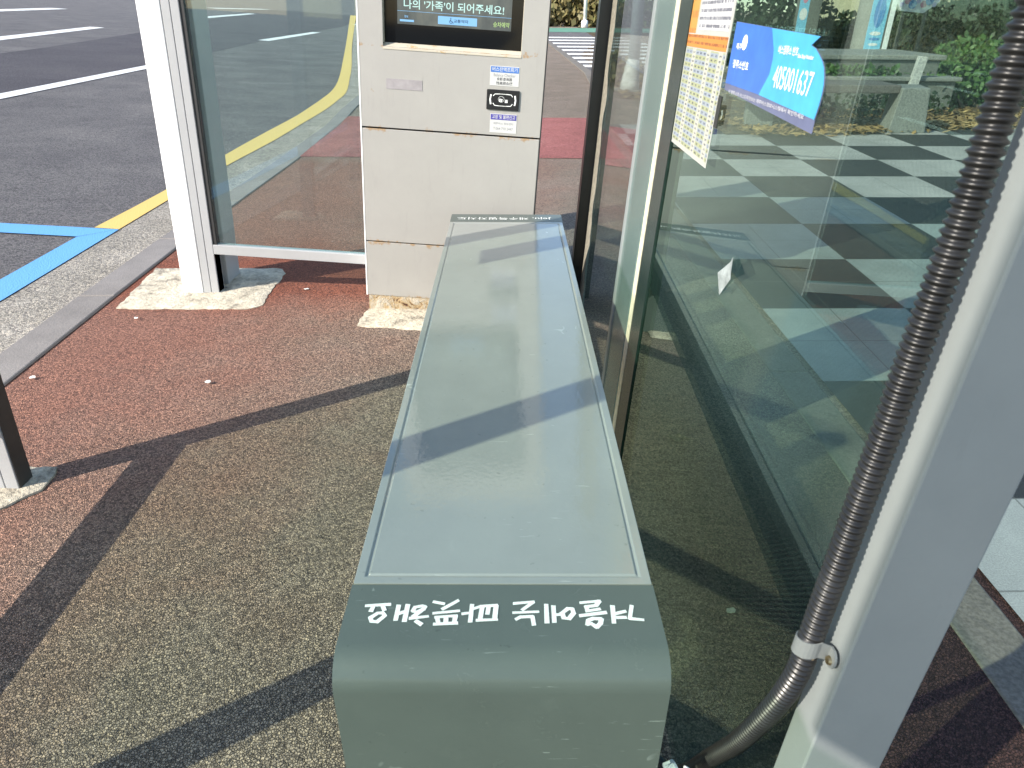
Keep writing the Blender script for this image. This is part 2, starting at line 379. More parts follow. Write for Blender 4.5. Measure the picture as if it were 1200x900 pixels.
def sheet(name, pts, mat, frame=GM):
    m = MB(); m.face(pts); return structure(m.build(name, mat, None, frame))

def text(body, size, mat, parent, M4, name="lettering", depth=0.0006, align='CENTER', width=None, height=None, shear=0.0, bold=0.0):
    """flat raised letters; M4 places the text plane (x right, y up) in the parent's build frame"""
    c = bpy.data.curves.new(name, 'FONT'); c.body = body; c.size = size; c.align_x = align; c.align_y = 'CENTER'; c.extrude = 0.0; c.shear = shear
    c.resolution_u = 3; c.offset = bold * size
    t = bpy.data.objects.new(name, c); COL.objects.link(t)
    dg = bpy.context.evaluated_depsgraph_get(); me = bpy.data.meshes.new_from_object(t.evaluated_get(dg))
    bpy.data.objects.remove(t); bpy.data.curves.remove(c)
    xs = [v.co.x for v in me.vertices]; ys = [v.co.y for v in me.vertices]
    cx, cy = (min(xs) + max(xs)) / 2, (min(ys) + max(ys)) / 2
    fx = width / (max(xs) - min(xs)) if width else 1; fy = height / (max(ys) - min(ys)) if height else fx
    base = parent
    while base.name not in ROOT: base = base.parent
    off = ROOT[base.name]
    for v in me.vertices: v.co = (M4 @ Vector(((v.co.x - cx) * fx, (v.co.y - cy) * fy, depth))) - off
    me.materials.clear(); me.materials.append(mat)
    o = bpy.data.objects.new(name, me); COL.objects.link(o); o.parent = parent
    return o
def plane_m(o, x, y):   # text plane with origin o, x axis, y axis
    x = Vector(x).normalized(); y = Vector(y).normalized(); z = x.cross(y)
    m = Matrix.Identity(4)
    for i in range(3): m[i][0] = x[i]; m[i][1] = y[i]; m[i][2] = z[i]; m[i][3] = o[i]
    return m

# ------------------------------------------------------------ the ground
kin = [(0.0, -90), (-1.56, -6), (-1.631, 0), (-1.711, 2.06), (-1.745, 2.9), (-1.765, 3.75), (-1.765, 4.6), (-1.76, 6.0), (-1.79, 7.84), (-1.90, 9.2), (-2.02, 11.6), (-2.1, 14.5), (-2.2, 21), (-2.6, 40), (-3.5, 80), (-6, 170)]
def offs(pl, d):
    r = []
    for i, p in enumerate(pl):
        a = Vector(pl[max(i - 1, 0)]); b = Vector(pl[min(i + 1, len(pl) - 1)]); t = (b - a).normalized()
        r.append((p[0] - t.y * d, p[1] + t.x * d))
    return r
kout = offs(kin, 0.155)
m = MB(); m.face([V(x, y) for x, y in kin] + [V(60, 170), V(60, -90)])
structure(m.build("sidewalk", M['pave'], None, GM))
m = MB()   # granite kerb stones with a real step to the gutter
for i in range(len(kin) - 1):
    L = math.dist(kin[i], kin[i + 1]); n = max(1, round(L / 0.86)) if kin[i][1] < 20 else 1
    for k in range(n):
        a, b = k / n, (k + 1) / n; gp = 0.003 / L
        q = lambda pl, u: V(pl[i][0] + (pl[i + 1][0] - pl[i][0]) * u, pl[i][1] + (pl[i + 1][1] - pl[i][1]) * u, 0.004)
        m.prism([q(kin, a + gp), q(kin, b - gp), q(kout, b - gp), q(kout, a + gp)], (0, 0, -0.55))
structure(m.build("kerb", M['kerb'], None, GM, bevel=0.006))
jo = offs(kin, -0.014)
m = MB(); m.strip([V(x, y, 0.0035) for x, y in kin[:12]], [V(x + random.uniform(-.004, .006), y, 0.0035) for x, y in jo[:12]])
structure(m.build("kerb_joint", plain("dirty_joint", (0.035, 0.032, 0.03), 0.9), None, GM))
RZ = -0.17
YR = [(-2.10, -6), (-2.26, 0), (-2.435, 2.956), (-2.524, 4.185), (-2.57, 4.85), (-2.656, 6.25), (-2.70, 7.63), (-2.772, 8.79), (-2.865, 10.32), (-2.98, 11.5), (-3.16, 12.9), (-3.66, 15.3), (-4.48, 19.08), (-7.33, 31.7), (-13.81, 61), (-29, 130)]
YL = [(-2.26, -6), (-2.43, 0), (-2.611, 3.217), (-2.669, 3.979), (-2.72, 5.13), (-2.86, 6.8), (-2.95, 8.08), (-3.04, 9.6), (-3.13, 10.5), (-3.23, 11.45), (-3.44, 13.06), (-3.90, 15.4), (-4.95, 20.1), (-7.85, 32.9), (-14.6, 62.5), (-30.0, 130)]
def iat(pl, y):
    for a, b in zip(pl, pl[1:]):
        if a[1] <= y <= b[1]: return a[0] + (b[0] - a[0]) * (y - a[1]) / (b[1] - a[1])
I4 = Matrix.Identity(4)
sheet("road", [V(-260, -80, RZ), V(-1.3, -80, RZ), V(-1.3, 30, RZ), V(8, 130, RZ), V(-260, 130, RZ)], M['road'], I4)
sheet("road_rise", [V(-260, 130, RZ), V(8, 130, RZ), V(60, 700, 26), V(-260, 700, 26)], M['road'], I4)
ys = [-6, 0, 2.956, 4.185, 4.85, 6.25, 8.86, 11, 13.3, 18, 24.5, 40, 56, 100, 130]
m = MB(); m.strip([V(iat(YR, y) + 0.002, y, RZ + 0.004) for y in ys], [V(max(iat(YR, y) + 1.0, -1.75 - 0.012 * y), y, RZ + 0.004) for y in ys])
structure(m.build("gutter", M['gutter'], None, I4))
def catm(P, n=8):
    o = []
    for i in range(len(P) - 1):
        q = [Vector(P[max(0, min(len(P) - 1, i + k))]) for k in (-1, 0, 1, 2)]
        for k in range(n):
            t = k / n; o.append(tuple(0.5 * (2 * q[1] + (q[2] - q[0]) * t + (2 * q[0] - 5 * q[1] + 4 * q[2] - q[3]) * t * t + (q[3] - q[0] - 3 * q[2] + 3 * q[1]) * t ** 3)))
    return o + [P[-1]]
YR = catm(YR); YL = catm(YL)
yy = [4.185 + 0.5 * k for k in range(60)] + [36, 40, 45, 50, 56, 70, 100, 129]
m = MB(); m.strip([V(iat(YL, y), y, RZ + 0.008) for y in yy], [V(iat(YR, y), y, RZ + 0.008) for y in yy])
tag(m.build("yellow_line", M['yellow'], None, I4), kind='structure')
m = MB(); m.strip([V(iat(YL, y), y, RZ + 0.008) for y in (-6, 0, 2.956, 3.979)], [V(iat(YR, y), y, RZ + 0.008) for y in (-6, 0, 2.956, 4.18)])
m.face([V(-5.2, 4.06, RZ + 0.008), V(-5.2, 3.88, RZ + 0.008), V(iat(YL, 3.979) - 0.002, 3.985, RZ + 0.008), V(-2.524, 4.181, RZ + 0.008)])
structure(m.build("bus_bay_line", M['blue'], None, I4))
# darker lane between the first two lane lines
sheet("lane", [V(-5.2, -20, RZ + 0.004), V(-6.78, 9.4, RZ + 0.004), V(-7.5, 14.5, RZ + 0.004), V(-9.9, 28.9, RZ + 0.004), V(-13.5, 56, RZ + 0.004), V(-30, 150, RZ + 0.004), V(-52, 150, RZ + 0.004), V(-22.5, 56, RZ + 0.004), V(-14.2, 28, RZ + 0.004), V(-11.5, 18.0, RZ + 0.004), V(-10.2, 12, RZ + 0.004), V(-8, -20, RZ + 0.004)], M['lane'], I4)
m = MB()
for a, b, w in (((-6.3, 5.5), (-7.62, 15.2), 0.26), ((-9.8, 28.2), (-11.2, 40.5), 0.42), ((-13.2, 17.6), (-16.6, 29.5), 0.5), ((-22.4, 53), (-29.0, 81.2), 0.8),
                ((-25.5, 34), (-30.9, 51), 1.0), ((-41, 100), (-43.6, 129), 1.8), ((-14.3, 64), (-17.6, 92), 0.6)):
    a = Vector(a); b = Vector(b); t = (b - a).normalized(); nn = Vector((-t.y, t.x)) * w / 2
    m.face([V(*(a - nn), RZ + 0.009), V(*(b - nn), RZ + 0.009), V(*(b + nn), RZ + 0.009), V(*(a + nn), RZ + 0.009)])
structure(m.build("lane_marking", M['white'], None, I4))
sheet("red_band", [V(-1.765, 6.1, .004), V(1.0, 6.1, .004), V(1.0, 8.5, .004), V(-1.84, 8.5, .004)], M['redband'])
# plaza beyond the back glass: granite edging, checker tiles, leaf-strewn bed
sheet("plaza", [V(1.10, -3, .006), V(1.10, 8.0, .006), V(14, 8.6, .006), V(14, -3, .006)], M['plaza'])
pl = bpy.data.objects["plaza"]; uvl = pl.data.uv_layers.new(name="UVMap")
for lp in pl.data.loops:
    c = pl.data.vertices[lp.vertex_index].co
    uvl.data[lp.index].uv = ((c.x - 1.775 - 0.03 * (c.y - 4.5)) / 0.665, (c.y - 0.02 * (c.x - 1.8) - 4.11) / 0.658)
m = MB()
for k in range(13):
    y0 = -3.2 + k * 0.9; m.box((0.942, y0 + 0.003, -0.1), (1.078, y0 + 0.897, 0.003))
structure(m.build("granite_edging", M['curbgrey'], None, GM, bevel=0.006))
sheet("planting_bed", [V(2.2, 7.35, .012), V(3.0, 7.45, .012), V(4.2, 7.75, .012), V(5.6, 8.35, .012), V(14, 9.3, .012), V(40, 60, .012), V(4.5, 60, .012), V(2.9, 16, .012), V(2.2, 9.6, .012)], M['soil'])
sheet("grass_verge", [V(1.55, 10.4, .010), V(2.19, 9.7, .010), V(2.86, 16, .010), V(3.5, 30, .010), V(1.9, 20, .010)], M['soil'])
# side-street crossing
m = MB()
for k in range(9):
    y = 15.8 + 1.05 * k + 0.09 * k * k; x0 = 1.55 - 0.012 * (y - 16)
    m.face([V(x0, y, .014), V(x0 + 3.2, y, .014), V(x0 + 3.2, y + 0.62 + 0.04 * k, .014), V(x0, y + 0.62 + 0.04 * k, .014)])
structure(m.build("crosswalk", M['white'], None, GM))
sheet("side_street", [V(1.45, 14.6, .009), V(30, 14.6, .010), V(30, 38, .010), V(1.2, 38, .009)], M['road'])
m = MB(); m.face([V(-0.2, 36.5, .016), V(9, 36.5, .016), V(9, 43, .016), V(-0.4, 43, .016)]); structure(m.build("green_path", M['green'], None, GM))
m = MB()
for a, b in (((1.22, 10), (1.45, 14.5)), ((1.45, 14.5), (1.15, 40))):
    m.prism([V(*a, 0), V(a[0] + 0.16, a[1], 0), V(b[0] + 0.16, b[1], 0), V(*b, 0)], (0, 0, 0.02))
structure(m.build("kerb", M['curbgrey'], None, GM))

# ------------------------------------------------------------ the bench
BX0, BX1, BY0, BY1, BZ = -0.208, 0.199, 0.696, 2.481, 0.46
bench = thing("metal_bench", (0, 1.59, 0), "long sage green metal bench with white brush lettering on its dark end", "bench", ground=True)
m = MB(); r = m.box((BX0 + 0.001, BY0 + 0.001, BZ - 0.03), (BX1 - 0.001, BY1 - 0.001, BZ))
top = [f for f in m.b.faces if f.normal.z > 0.9]
def inset(fs, t, d):
    r = bmesh.ops.inset_region(m.b, faces=fs, thickness=t, depth=0, use_even_offset=True)
    for v in {v for f in fs for v in f.verts}: v.co.z += d
inset(top, 0.013, 0.0); inset(top, 0.0022, -0.0028); inset(top, 0.002, 0.0); inset(top, 0.0018, 0.0026)
m.build("seat_panel", M['seat'], bench, bevel=0.0012)
for x0, x1 in ((BX0 + 0.004, BX0 + 0.007), (BX1 - 0.007, BX1 - 0.004)):
    m = MB(); m.box((x0, BY0 - 0.06, BZ - 0.10), (x1, BY1 + 0.06, BZ - 0.031)); m.build("side_skirt", M['cap'], bench)
def cap(sgn, y_in, y_bend):
    rad = 0.042; prof = [(y_in, BZ)]; yc = y_bend - sgn * rad
    for k in range(11):
        a = math.pi / 2 * k / 10; prof.append((yc + sgn * rad * math.sin(a), BZ - rad + rad * math.cos(a)))
    prof.append((y_bend, 0.0))
    t = 0.004; inn = [(y, z - t) for y, z in prof[:1]]
    inner = [(y_in, BZ - t)] + [(yc + sgn * (rad - t) * math.sin(math.pi / 2 * k / 10), BZ - rad + (rad - t) * math.cos(math.pi / 2 * k / 10)) for k in range(11)] + [(y_bend - sgn * t, 0.0)]
    m = MB(); m.prism([V(BX0, y, z) for y, z in prof + inner[::-1]], (BX1 - BX0, 0, 0))
    o = m.build("end_panel", M['cap'], bench)
    for p in o.data.polygons: p.use_smooth = abs(p.normal.x) < 0.5
    o.data.set_sharp_from_angle(angle=math.radians(30))
    return o
capN = cap(-1, BY0 - 0.0012, 0.556); capF = cap(1, BY1 + 0.0012, 2.62)
# brush lettering on the near end, read from the far side (strokes in 1/1200 of the strip's close-up)
def lt(zx, zy):
    u = (zx - 60) / 1020; v = (zy - 190) / 110
    xl = -0.1944 + 0.0098 * v; xr = 0.1883 - 0.0093 * v
    return V(xl + (xr - xl) * u, 0.6675 - 0.052 * v, BZ + 0.0006)
S1 = [[(58, 106), (248, 94)], [(118, 108), (98, 150)], [(188, 102), (202, 142)], [(150, 165), (92, 202), (102, 228), (145, 233), (206, 184), (190, 162), (150, 165)],
 [(314, 104), (290, 217)], [(385, 99), (358, 226)], [(296, 175), (372, 150)], [(500, 108), (442, 118), (424, 148), (458, 156), (508, 132), (520, 114), (500, 108)], [(508, 130), (428, 192)], [(400, 206), (542, 190)], [(448, 226), (490, 252)],
 [(586, 74), (668, 90)], [(778, 62), (655, 132)], [(584, 166), (786, 146)], [(598, 196), (768, 184)], [(614, 198), (624, 246)], [(588, 250), (770, 241)], [(756, 188), (746, 240)], [(684, 192), (680, 244)],
 [(810, 169), (880, 160)], [(886, 98), (872, 230)], [(886, 132), (960, 108)], [(952, 110), (1082, 102)], [(966, 112), (948, 216)], [(922, 220), (1082, 214)], [(1074, 104), (1062, 214)], [(1016, 110), (1006, 168)]]
S2 = [[(78, 119), (236, 104)], [(230, 108), (146, 170)], [(74, 193), (270, 184)], [(96, 244), (130, 226), (228, 222)], [(224, 224), (236, 286)],
 [(332, 130), (338, 270)], [(388, 140), (396, 264)], [(398, 210), (458, 204)], [(500, 160), (456, 194), (470, 234), (510, 240), (546, 196), (536, 162), (500, 160)],
 [(598, 113), (752, 98)], [(746, 100), (722, 134)], [(724, 134), (640, 144)], [(644, 142), (656, 176)], [(644, 180), (752, 162)], [(596, 216), (800, 190)], [(700, 238), (660, 254), (654, 284), (692, 276)], [(700, 238), (764, 240), (756, 276), (728, 304), (700, 286)],
 [(850, 140), (862, 270)], [(862, 202), (952, 180)], [(880, 229), (956, 228)], [(1000, 138), (986, 238), (1092, 248)]]
strokes = [[(60 + x * .45, 165 + y * .45) for x, y in st] for st in S1] + [[(570 + x * .45, 150 + y * .45) for x, y in st] for st in S2]
m = MB()
for st in strokes:
    pts = [lt(*p) for p in st]
    for a, b in zip(pts, pts[1:]):
        t = (b - a).normalized(); w = 0.0022 + 0.0007 * abs(t.y); q = Vector((-t.y, t.x, 0)); nn = q * w * random.uniform(0.9, 1.15); n2 = q * w * random.uniform(0.85, 1.2)
        z = Vector((0, 0, random.uniform(0, 0.0004))); e = t * w * 0.55
        m.face([a - nn - e + z, b - n2 + e + z, b + n2 + e * 0.8 + z, a + nn - e * 0.8 + z])
m.build("lettering", M['letter'], capN)
text("Jeju, 제주특별자치도", 0.05, M['letter'], capF, plane_m((-0.012, 2.527, BZ), (-1, 0, 0), (0, -1, 0)), width=0.345, height=0.036)

# ------------------------------------------------------------ information kiosk
KY = 2.74; KX0, KX1 = -0.672, 0.0
kiosk = thing("information_kiosk", (-0.336, 2.88, 0.0), "light grey bus information kiosk with a recessed black screen and card reader", "kiosk")
m = MB(); m.box((KX0 + 0.006, KY + 0.036, 0.06), (KX1 - 0.006, KY + 0.30, 1.96)); m.build("cabinet", M['black'], kiosk)
m = MB(); m.box((KX0 + 0.004, KY + 0.003, 0.0), (KX1 - 0.01, KY + 0.28, 0.078)); m.build("rusted_base", M['rust'], kiosk)
def front(z0, z1, name):
    mm = MB(); mm.box((KX0, KY, z0), (KX1, KY + 0.012, z1)); return mm
m = front(0.078, 0.308, ""); m.box((KX0, KY + 0.0122, 0.078), (KX0 + 0.004, KY + 0.30, 0.308)); m.box((KX1 - 0.004, KY + 0.0122, 0.078), (KX1, KY + 0.30, 0.308)); m.build("lower_panel", M['kiosk'], kiosk, bevel=0.003)
m = front(0.312, 0.7465, ""); m.box((KX0, KY + 0.0122, 0.312), (KX0 + 0.004, KY + 0.30, 0.748)); m.box((KX1 - 0.004, KY + 0.0122, 0.312), (KX1, KY + 0.30, 0.748)); m.build("middle_panel", M['kiosk'], kiosk, bevel=0.003)
sx0, sx1, sz0, sz1 = -0.586, -0.088, 1.03, 1.80
m = MB(); t = 0.012
m.box((KX0, KY, 0.753), (KX1, KY + t, sz0)); m.box((KX0, KY, sz0), (sx0, KY + t, sz1)); m.box((sx1, KY, sz0), (KX1, KY + t, sz1)); m.box((KX0, KY, sz1), (KX1, KY + t, 1.98))
bmesh.ops.remove_doubles(m.b, verts=m.b.verts[:], dist=1e-5)
m.box((KX0, KY + 0.0122, 0.753), (KX0 + 0.004, KY + 0.31, 1.98)); m.box((KX1 - 0.004, KY + 0.0122, 0.753), (KX1, KY + 0.31, 1.98)); m.box((KX0, KY + 0.0122, 1.976), (KX1, KY + 0.31, 1.98))
m.build("upper_panel", M['kiosk'], kiosk)
m = MB(); m.box((KX1 + 0.0005, KY + 0.001, 0.06), (KX1 + 0.005, KY + 0.31, 1.98)); m.build("edge_shadow_strip", M['rubber'], kiosk)  # dark strip painted in for the shadow gap along the right edge
m = MB(); m.box((KX0 - 0.0055, KY - 0.001, 0.078), (KX0 - 0.0005, KY + 0.31, 1.98)); m.build("edge_trim", M['whitepost'], kiosk)
m = MB(); m.prism([V(sx0, KY - 0.002, sz0 - 0.003), V(sx0, KY + 0.0275, sz0 + 0.012), V(sx0, KY + 0.0275, sz0 + 0.001), V(sx0, KY - 0.002, sz0 - 0.009)], (sx1 - sx0, 0, 0)); m.build("screen_sill", M['sill'], kiosk)
for xa in (sx1 - 0.002, sx0):
    m = MB(); m.box((xa, KY + 0.003, sz0 + 0.013), (xa + 0.002, KY + 0.0275, sz1)); m.build("screen_reveal", M['sill'], kiosk)
m = MB(); m.box((sx0, KY + 0.028, sz0), (sx1, KY + 0.034, sz1)); scr = m.build("screen", M['lcdblack'], kiosk)
SY = KY + 0.0275
m = MB(); m.box((-0.537, SY - 0.0012, 1.104), (-0.131, SY, 1.72)); m.build("lit_display", M['lcd'], scr)
def ktext(body, x, z, w, h, mat, par, y=None): return text(body, 0.03, mat, par, plane_m((x, y if y else KY, z), (1, 0, 0), (0, 0, 1)), width=w, height=h, depth=0.0024 if y else 0.0014, bold=0.012)
ktext("나의 '가족'이 되어주세요!", -0.336, 1.168, 0.355, 0.030, M['lcdtext'], scr, SY)
m = MB(); m.box((-0.392, SY - 0.003, 1.112), (-0.253, SY - 0.0014, 1.1375)); btn = m.build("touch_button", M['lcdblue'], scr)
ktext("교통약자", -0.31, 1.1247, 0.052, 0.011, M['lcdink'], scr, SY - 0.0014)
m = MB()  # wheelchair mark
c0 = Vector((-0.346, SY - 0.0046, 1.1215)); rr = 0.0058
ring = [(c0 + V(rr * math.cos(a), 0, rr * math.sin(a)), c0 + V((rr - 0.0016) * math.cos(a), 0, (rr - 0.0016) * math.sin(a))) for a in [math.pi * (0.6 + 1.5 * k / 12) for k in range(13)]]
m.strip([p for p, q in ring], [q for p, q in ring]); m.face([c0 + V(-.0015, 0, .001), c0 + V(.0005, 0, .001), c0 + V(.0005, 0, .009), c0 + V(-.0015, 0, .009)])
m.face([c0 + V(-.0015, 0, .001), c0 + V(.006, 0, -.0005), c0 + V(.006, 0, .001), c0 + V(-.0015, 0, .0026)]); m.face([c0 + V(.006, 0, .001), c0 + V(.0045, 0, .001), c0 + V(.008, 0, -.006), c0 + V(.0095, 0, -.006)])
m.face([c0 + V(-.002, 0, .0098), c0 + V(.0008, 0, .0098), c0 + V(.0008, 0, .0126), c0 + V(-.002, 0, .0126)])
m.build("wheelchair_mark", M['lcdink'], scr)
ktext("승차예약", -0.166, 1.123, 0.058, 0.017, M['lcdgreen'], scr, SY)
ktext("정보", -0.505, 1.129, 0.014, 0.008, M['lcdblue'], scr, SY)
m = MB(); m.box((-0.528, SY - 0.0024, 1.1125), (-0.478, SY - 0.0013, 1.119)); m.box((-0.536, SY - 0.0024, 1.1452), (-0.132, SY - 0.0013, 1.1462)); m.build("screen_line", M['lcdblue'], scr)
m = MB(); m.box((-0.576, KY - 0.0012, 0.889), (-0.444, KY, 0.924)); m.build("tape_label", M['plate'], kiosk)
def sticker(x0, x1, z0, z1, zb, headmat, head, lines):
    mm = MB(); mm.box((x0, KY - 0.0010, z0), (x1, KY, z1)); s = mm.build("sticker", M['stickwhite'], kiosk)
    mm = MB(); mm.box((x0 + .002, KY - 0.0016, zb), (x1 - .002, KY - 0.0011, z1 - .002)); mm.build("sticker_header", headmat, s)
    xc = (x0 + x1) / 2
    ktext(head, xc, (zb + z1) / 2, (x1 - x0) * 0.86, 0.014, M['stickwhite'], s, KY - 0.0006 + 0.0012)
    for tx, z, w, h, mt in lines: ktext(tx, xc, z, w, h, mt, s, KY + 0.0012)
for tx in (0,):
    sticker(-0.197, -0.091, 0.925, 0.991, 0.970, M['stickblue'], "버스잔액조회기", [("Balance Checker", 0.961, 0.080, 0.0105, M['greyink']), ("余额查询器", 0.948, 0.056, 0.011, M['ink']), ("残高照会機", 0.934, 0.060, 0.011, M['ink'])])
    sticker(-0.190, -0.090, 0.762, 0.829, 0.808, M['stickpurple'], "고장 및 불편신고", [("제주버스 정보센터", 0.795, 0.074, 0.009, M['greyink']), ("T.064 710 2447", 0.777, 0.074, 0.010, M['greyink'])])
m = MB(); m.box((-0.206, KY - 0.006, 0.843), (-0.086, KY, 0.912), 0.002); rd = m.build("card_reader", M['reader'], kiosk)
m = MB(); yq = KY - 0.0066
def bar(x0, z0, x1, z1, w=0.0012):
    a = V(x0, yq, z0); b = V(x1, yq, z1); t = (b - a).normalized(); nn = V(-t.z, 0, t.x) * w; m.face([a - nn, b - nn, b + nn, a + nn])
for s in (-1, 1):
    xc = -0.146
    bar(xc + s * 0.044, 0.861, xc + s * 0.047, 0.878, 0.0026); bar(xc + s * 0.047, 0.878, xc + s * 0.044, 0.895, 0.0026)
    bar(xc + s * 0.012, 0.898, xc + s * 0.030, 0.897); bar(xc + s * 0.030, 0.897, xc + s * 0.036, 0.890); bar(xc + s * 0.012, 0.857, xc + s * 0.030, 0.858); bar(xc + s * 0.030, 0.858, xc + s * 0.036, 0.866)
bar(-0.160, 0.857, -0.132, 0.857, 0.0008); bar(-0.158, 0.898, -0.134, 0.898, 0.0008)
for k in range(12):
    a = 2 * math.pi * k / 12; b = 2 * math.pi * (k + 1) / 12
    bar(-0.152 + 0.011 * math.cos(a), 0.880 + 0.010 * math.sin(a), -0.152 + 0.011 * math.cos(b), 0.880 + 0.010 * math.sin(b), 0.0005)
bar(-0.158, 0.872, -0.156, 0.882, 0.0022); bar(-0.152, 0.870, -0.149, 0.881, 0.0022); bar(-0.138, 0.872, -0.128, 0.872, 0.003); bar(-0.138, 0.878, -0.128, 0.878, 0.0012)
m.build("reader_emblem", M['letter'], rd)
# mortar footing
def blob(name, pts, z0, z1, mat, label, cat):
    """irregular flat footing: outline with ragged edge, slightly domed"""
    out = []
    for i, p in enumerate(pts):
        q = pts[(i + 1) % len(pts)]; n = max(2, int(math.dist(p, q) / 0.03))
        for k in range(n):
            u = k / n; out.append((p[0] + (q[0] - p[0]) * u + random.uniform(-.006, .006), p[1] + (q[1] - p[1]) * u + random.uniform(-.006, .006)))
    c = (sum(p[0] for p in out) / len(out), sum(p[1] for p in out) / len(out))
    m = MB(); rings = []
    for s, z in ((1.0, -0.02), (1.0, z0), (0.95, z1), (0.6, z1 + 0.003), (0.25, z1 + 0.002)):
        rings.append([m.b.verts.new(V(c[0] + (x - c[0]) * s, c[1] + (y - c[1]) * s, z + (random.uniform(-.003, .003) if s < 1 else 0))) for x, y in out])
    for a, b in zip(rings, rings[1:]):
        for i in range(len(out)): m.b.faces.new([a[i], a[(i + 1) % len(out)], b[(i + 1) % len(out)], b[i]])
    m.b.faces.new(rings[-1])
    o = m.build(name, mat, None, GM, smooth=True); o.data.set_sharp_from_angle(angle=math.radians(40))
    return tag(o, label, cat)
blob("mortar_footing", [(-0.615, 2.585), (-0.30, 2.54), (0.05, 2.56), (0.07, 2.72), (-0.59, 2.79)], 0.002, 0.007, M['pad'], "crumbling cream mortar footing under the rusty kiosk base", "footing")
blob("concrete_footing", [(-1.665, 2.755), (-1.11, 2.753), (-1.06, 2.80), (-1.075, 3.20), (-1.10, 3.27), (-1.72, 3.265)], 0.003, 0.006, M['pad'], "cream concrete footing around the white front post", "footing")
blob("concrete_footing", [(-1.55, 1.37), (-1.32, 1.40), (-1.235, 1.50), (-1.25, 1.60), (-1.55, 1.60)], 0.006, 0.010, M['pad'], "cream concrete footing at the left edge under the grey wind screen post", "footing")

# ------------------------------------------------------------ side screen: white post, rail and end pane
side = thing("side_screen", (-1.45, 2.95, -0.03), "shelter end screen with tall white front post and teal glass pane beside the kiosk", "glass screen")
m = MB(); m.box((-1.532, 2.888, -0.06), (-1.442, 2.955, 2.3), 0.004); m.build("white_post", M['whitepost'], side)
m = MB()
m.box((-1.4395, 2.890, -0.06), (-1.4065, 2.955, 2.3), 0.002); m.box((-1.4045, 2.890, -0.06), (-1.372, 2.955, 2.3), 0.002); m.box((-1.4395, 2.896, -0.06), (-1.372, 2.950, 2.3)); m.build("profile_post", M['alu'], side)
m = MB(); m.box((-1.50, 3.01, -0.08), (-1.374, 3.15, 2.3), 0.004); m.box((-1.47, 2.956, -0.06), (-1.40, 3.0095, 2.3)); m.build("rear_post", M['alu'], side)
m = MB(); m.box((-1.3715, 2.896, 0.2), (-1.356, 2.93, 2.3)); m.build("gasket", M['rubber'], side)
m = MB(); m.box((-1.3715, 2.890, 0.158), (KX0 - 0.001, 2.93, 0.1995), 0.002); m.build("bottom_rail", M['alu'], side)
m = MB(); m.box((-1.3555, 2.906, 0.2), (KX0 - 0.001, 2.914, 2.2)); m.build("glass_pane", M['glassend'], side)

# ------------------------------------------------------------ front wind screen (its shadow and one post foot are in the picture)
fr = thing("wind_screen", (-1.37, 0.82, -0.05), "low glass wind screen on grey posts whose foot shows at the left edge", "glass screen")
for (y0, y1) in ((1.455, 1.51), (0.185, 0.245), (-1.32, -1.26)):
    m = MB(); m.box((-1.412, y0, -0.09), (-1.374, y1, 1.64), 0.002); m.box((-1.372, y0, -0.09), (-1.337, y1, 1.64), 0.002); m.box((-1.408, y0 + 0.006, -0.09), (-1.34, y1 - 0.006, 1.64)); m.build("post", M['alu'], fr)
    m = MB(); m.box((-1.3368, y0 + 0.004, -0.09), (-1.334, y1 - 0.002, 1.64)); m.build("shaded_side_plate", plain("dark_side_shade", (0.05, 0.045, 0.04), 0.45), fr)  # dark plate stands in for the shade on the post's inner face
for y0, y1 in ((0.246, 1.454), (-1.259, 0.184)):
    m = MB(); m.box((-1.412, y0, 0.165), (-1.337, y1, 0.205), 0.002); m.build("bottom_rail", M['alu'], fr)
    m = MB(); m.box((-1.379, y0, 0.206), (-1.371, y1, 1.62)); m.build("glass_pane", M['glassfront'], fr)
m = MB(); m.box((-1.3705, 1.185, 1.29), (-1.366, 1.315, 1.60)); m.build("notice_panel", M['stickwhite'], fr)
m = MB(); m.box((-1.385, -1.25, 1.641), (-1.360, -0.682, 2.35)); m.build("shade_board", glass("shade_board_sheet", (0.52, 0.54, 0.54), film=0.2, filmcol=(0.5, 0.5, 0.5)), fr)  # unseen board added to shade the near post, letting some sun through

# ------------------------------------------------------------ back glass wall
bkz = 0.0
back = thing("glass_back_wall", (0.278, 0.0, 0.0), "tall green tinted glass wall running along the right side of the bench", "glass screen", rz=0.015)
m = MB(); m.box((0.0, 0.443, 0.0), (0.080, 0.489, 2.3), 0.002); nearpost = m.build("front_post", M['steel'], back, label="wide silver grey post close to the camera")
m = MB(); m.box((-0.006, 1.705, 0.0), (0.03, 1.955, 2.3), 0.003); midpost = m.build("middle_post", M['greensteel'], back)
m = MB(); m.box((-0.010, 1.925, 0.0), (0.02, 1.958, 2.3), 0.002); m.build("edge_strip", M['steel'], midpost)
m = MB(); m.box((-0.004, 1.662, 0.0), (0.03, 1.704, 2.3)); m.build("gasket", M['cream'], midpost)
m = MB(); m.box((-0.003, 1.546, 0.0), (0.03, 1.661, 2.3)); m.build("cover_strip", plain("dark_green_cover", (0.012, 0.024, 0.02), 0.25), midpost)
m = MB(); m.box((-0.043, 2.92, 0.0), (0.008, 3.0, 2.3), 0.003); m.build("rear_post", M['black'], back, label="slim black post at the far end of the glass wall")
m = MB(); m.box((0.001, 0.4895, 0.02), (0.009, 1.5455, 2.28)); m.build("glass_pane", M['glassback'], back)
m = MB(); m.box((0.001, 1.9605, 0.02), (0.009, 2.919, 2.28)); m.build("glass_pane", M['glassfar'], back)
m = MB()
l, r = [], []
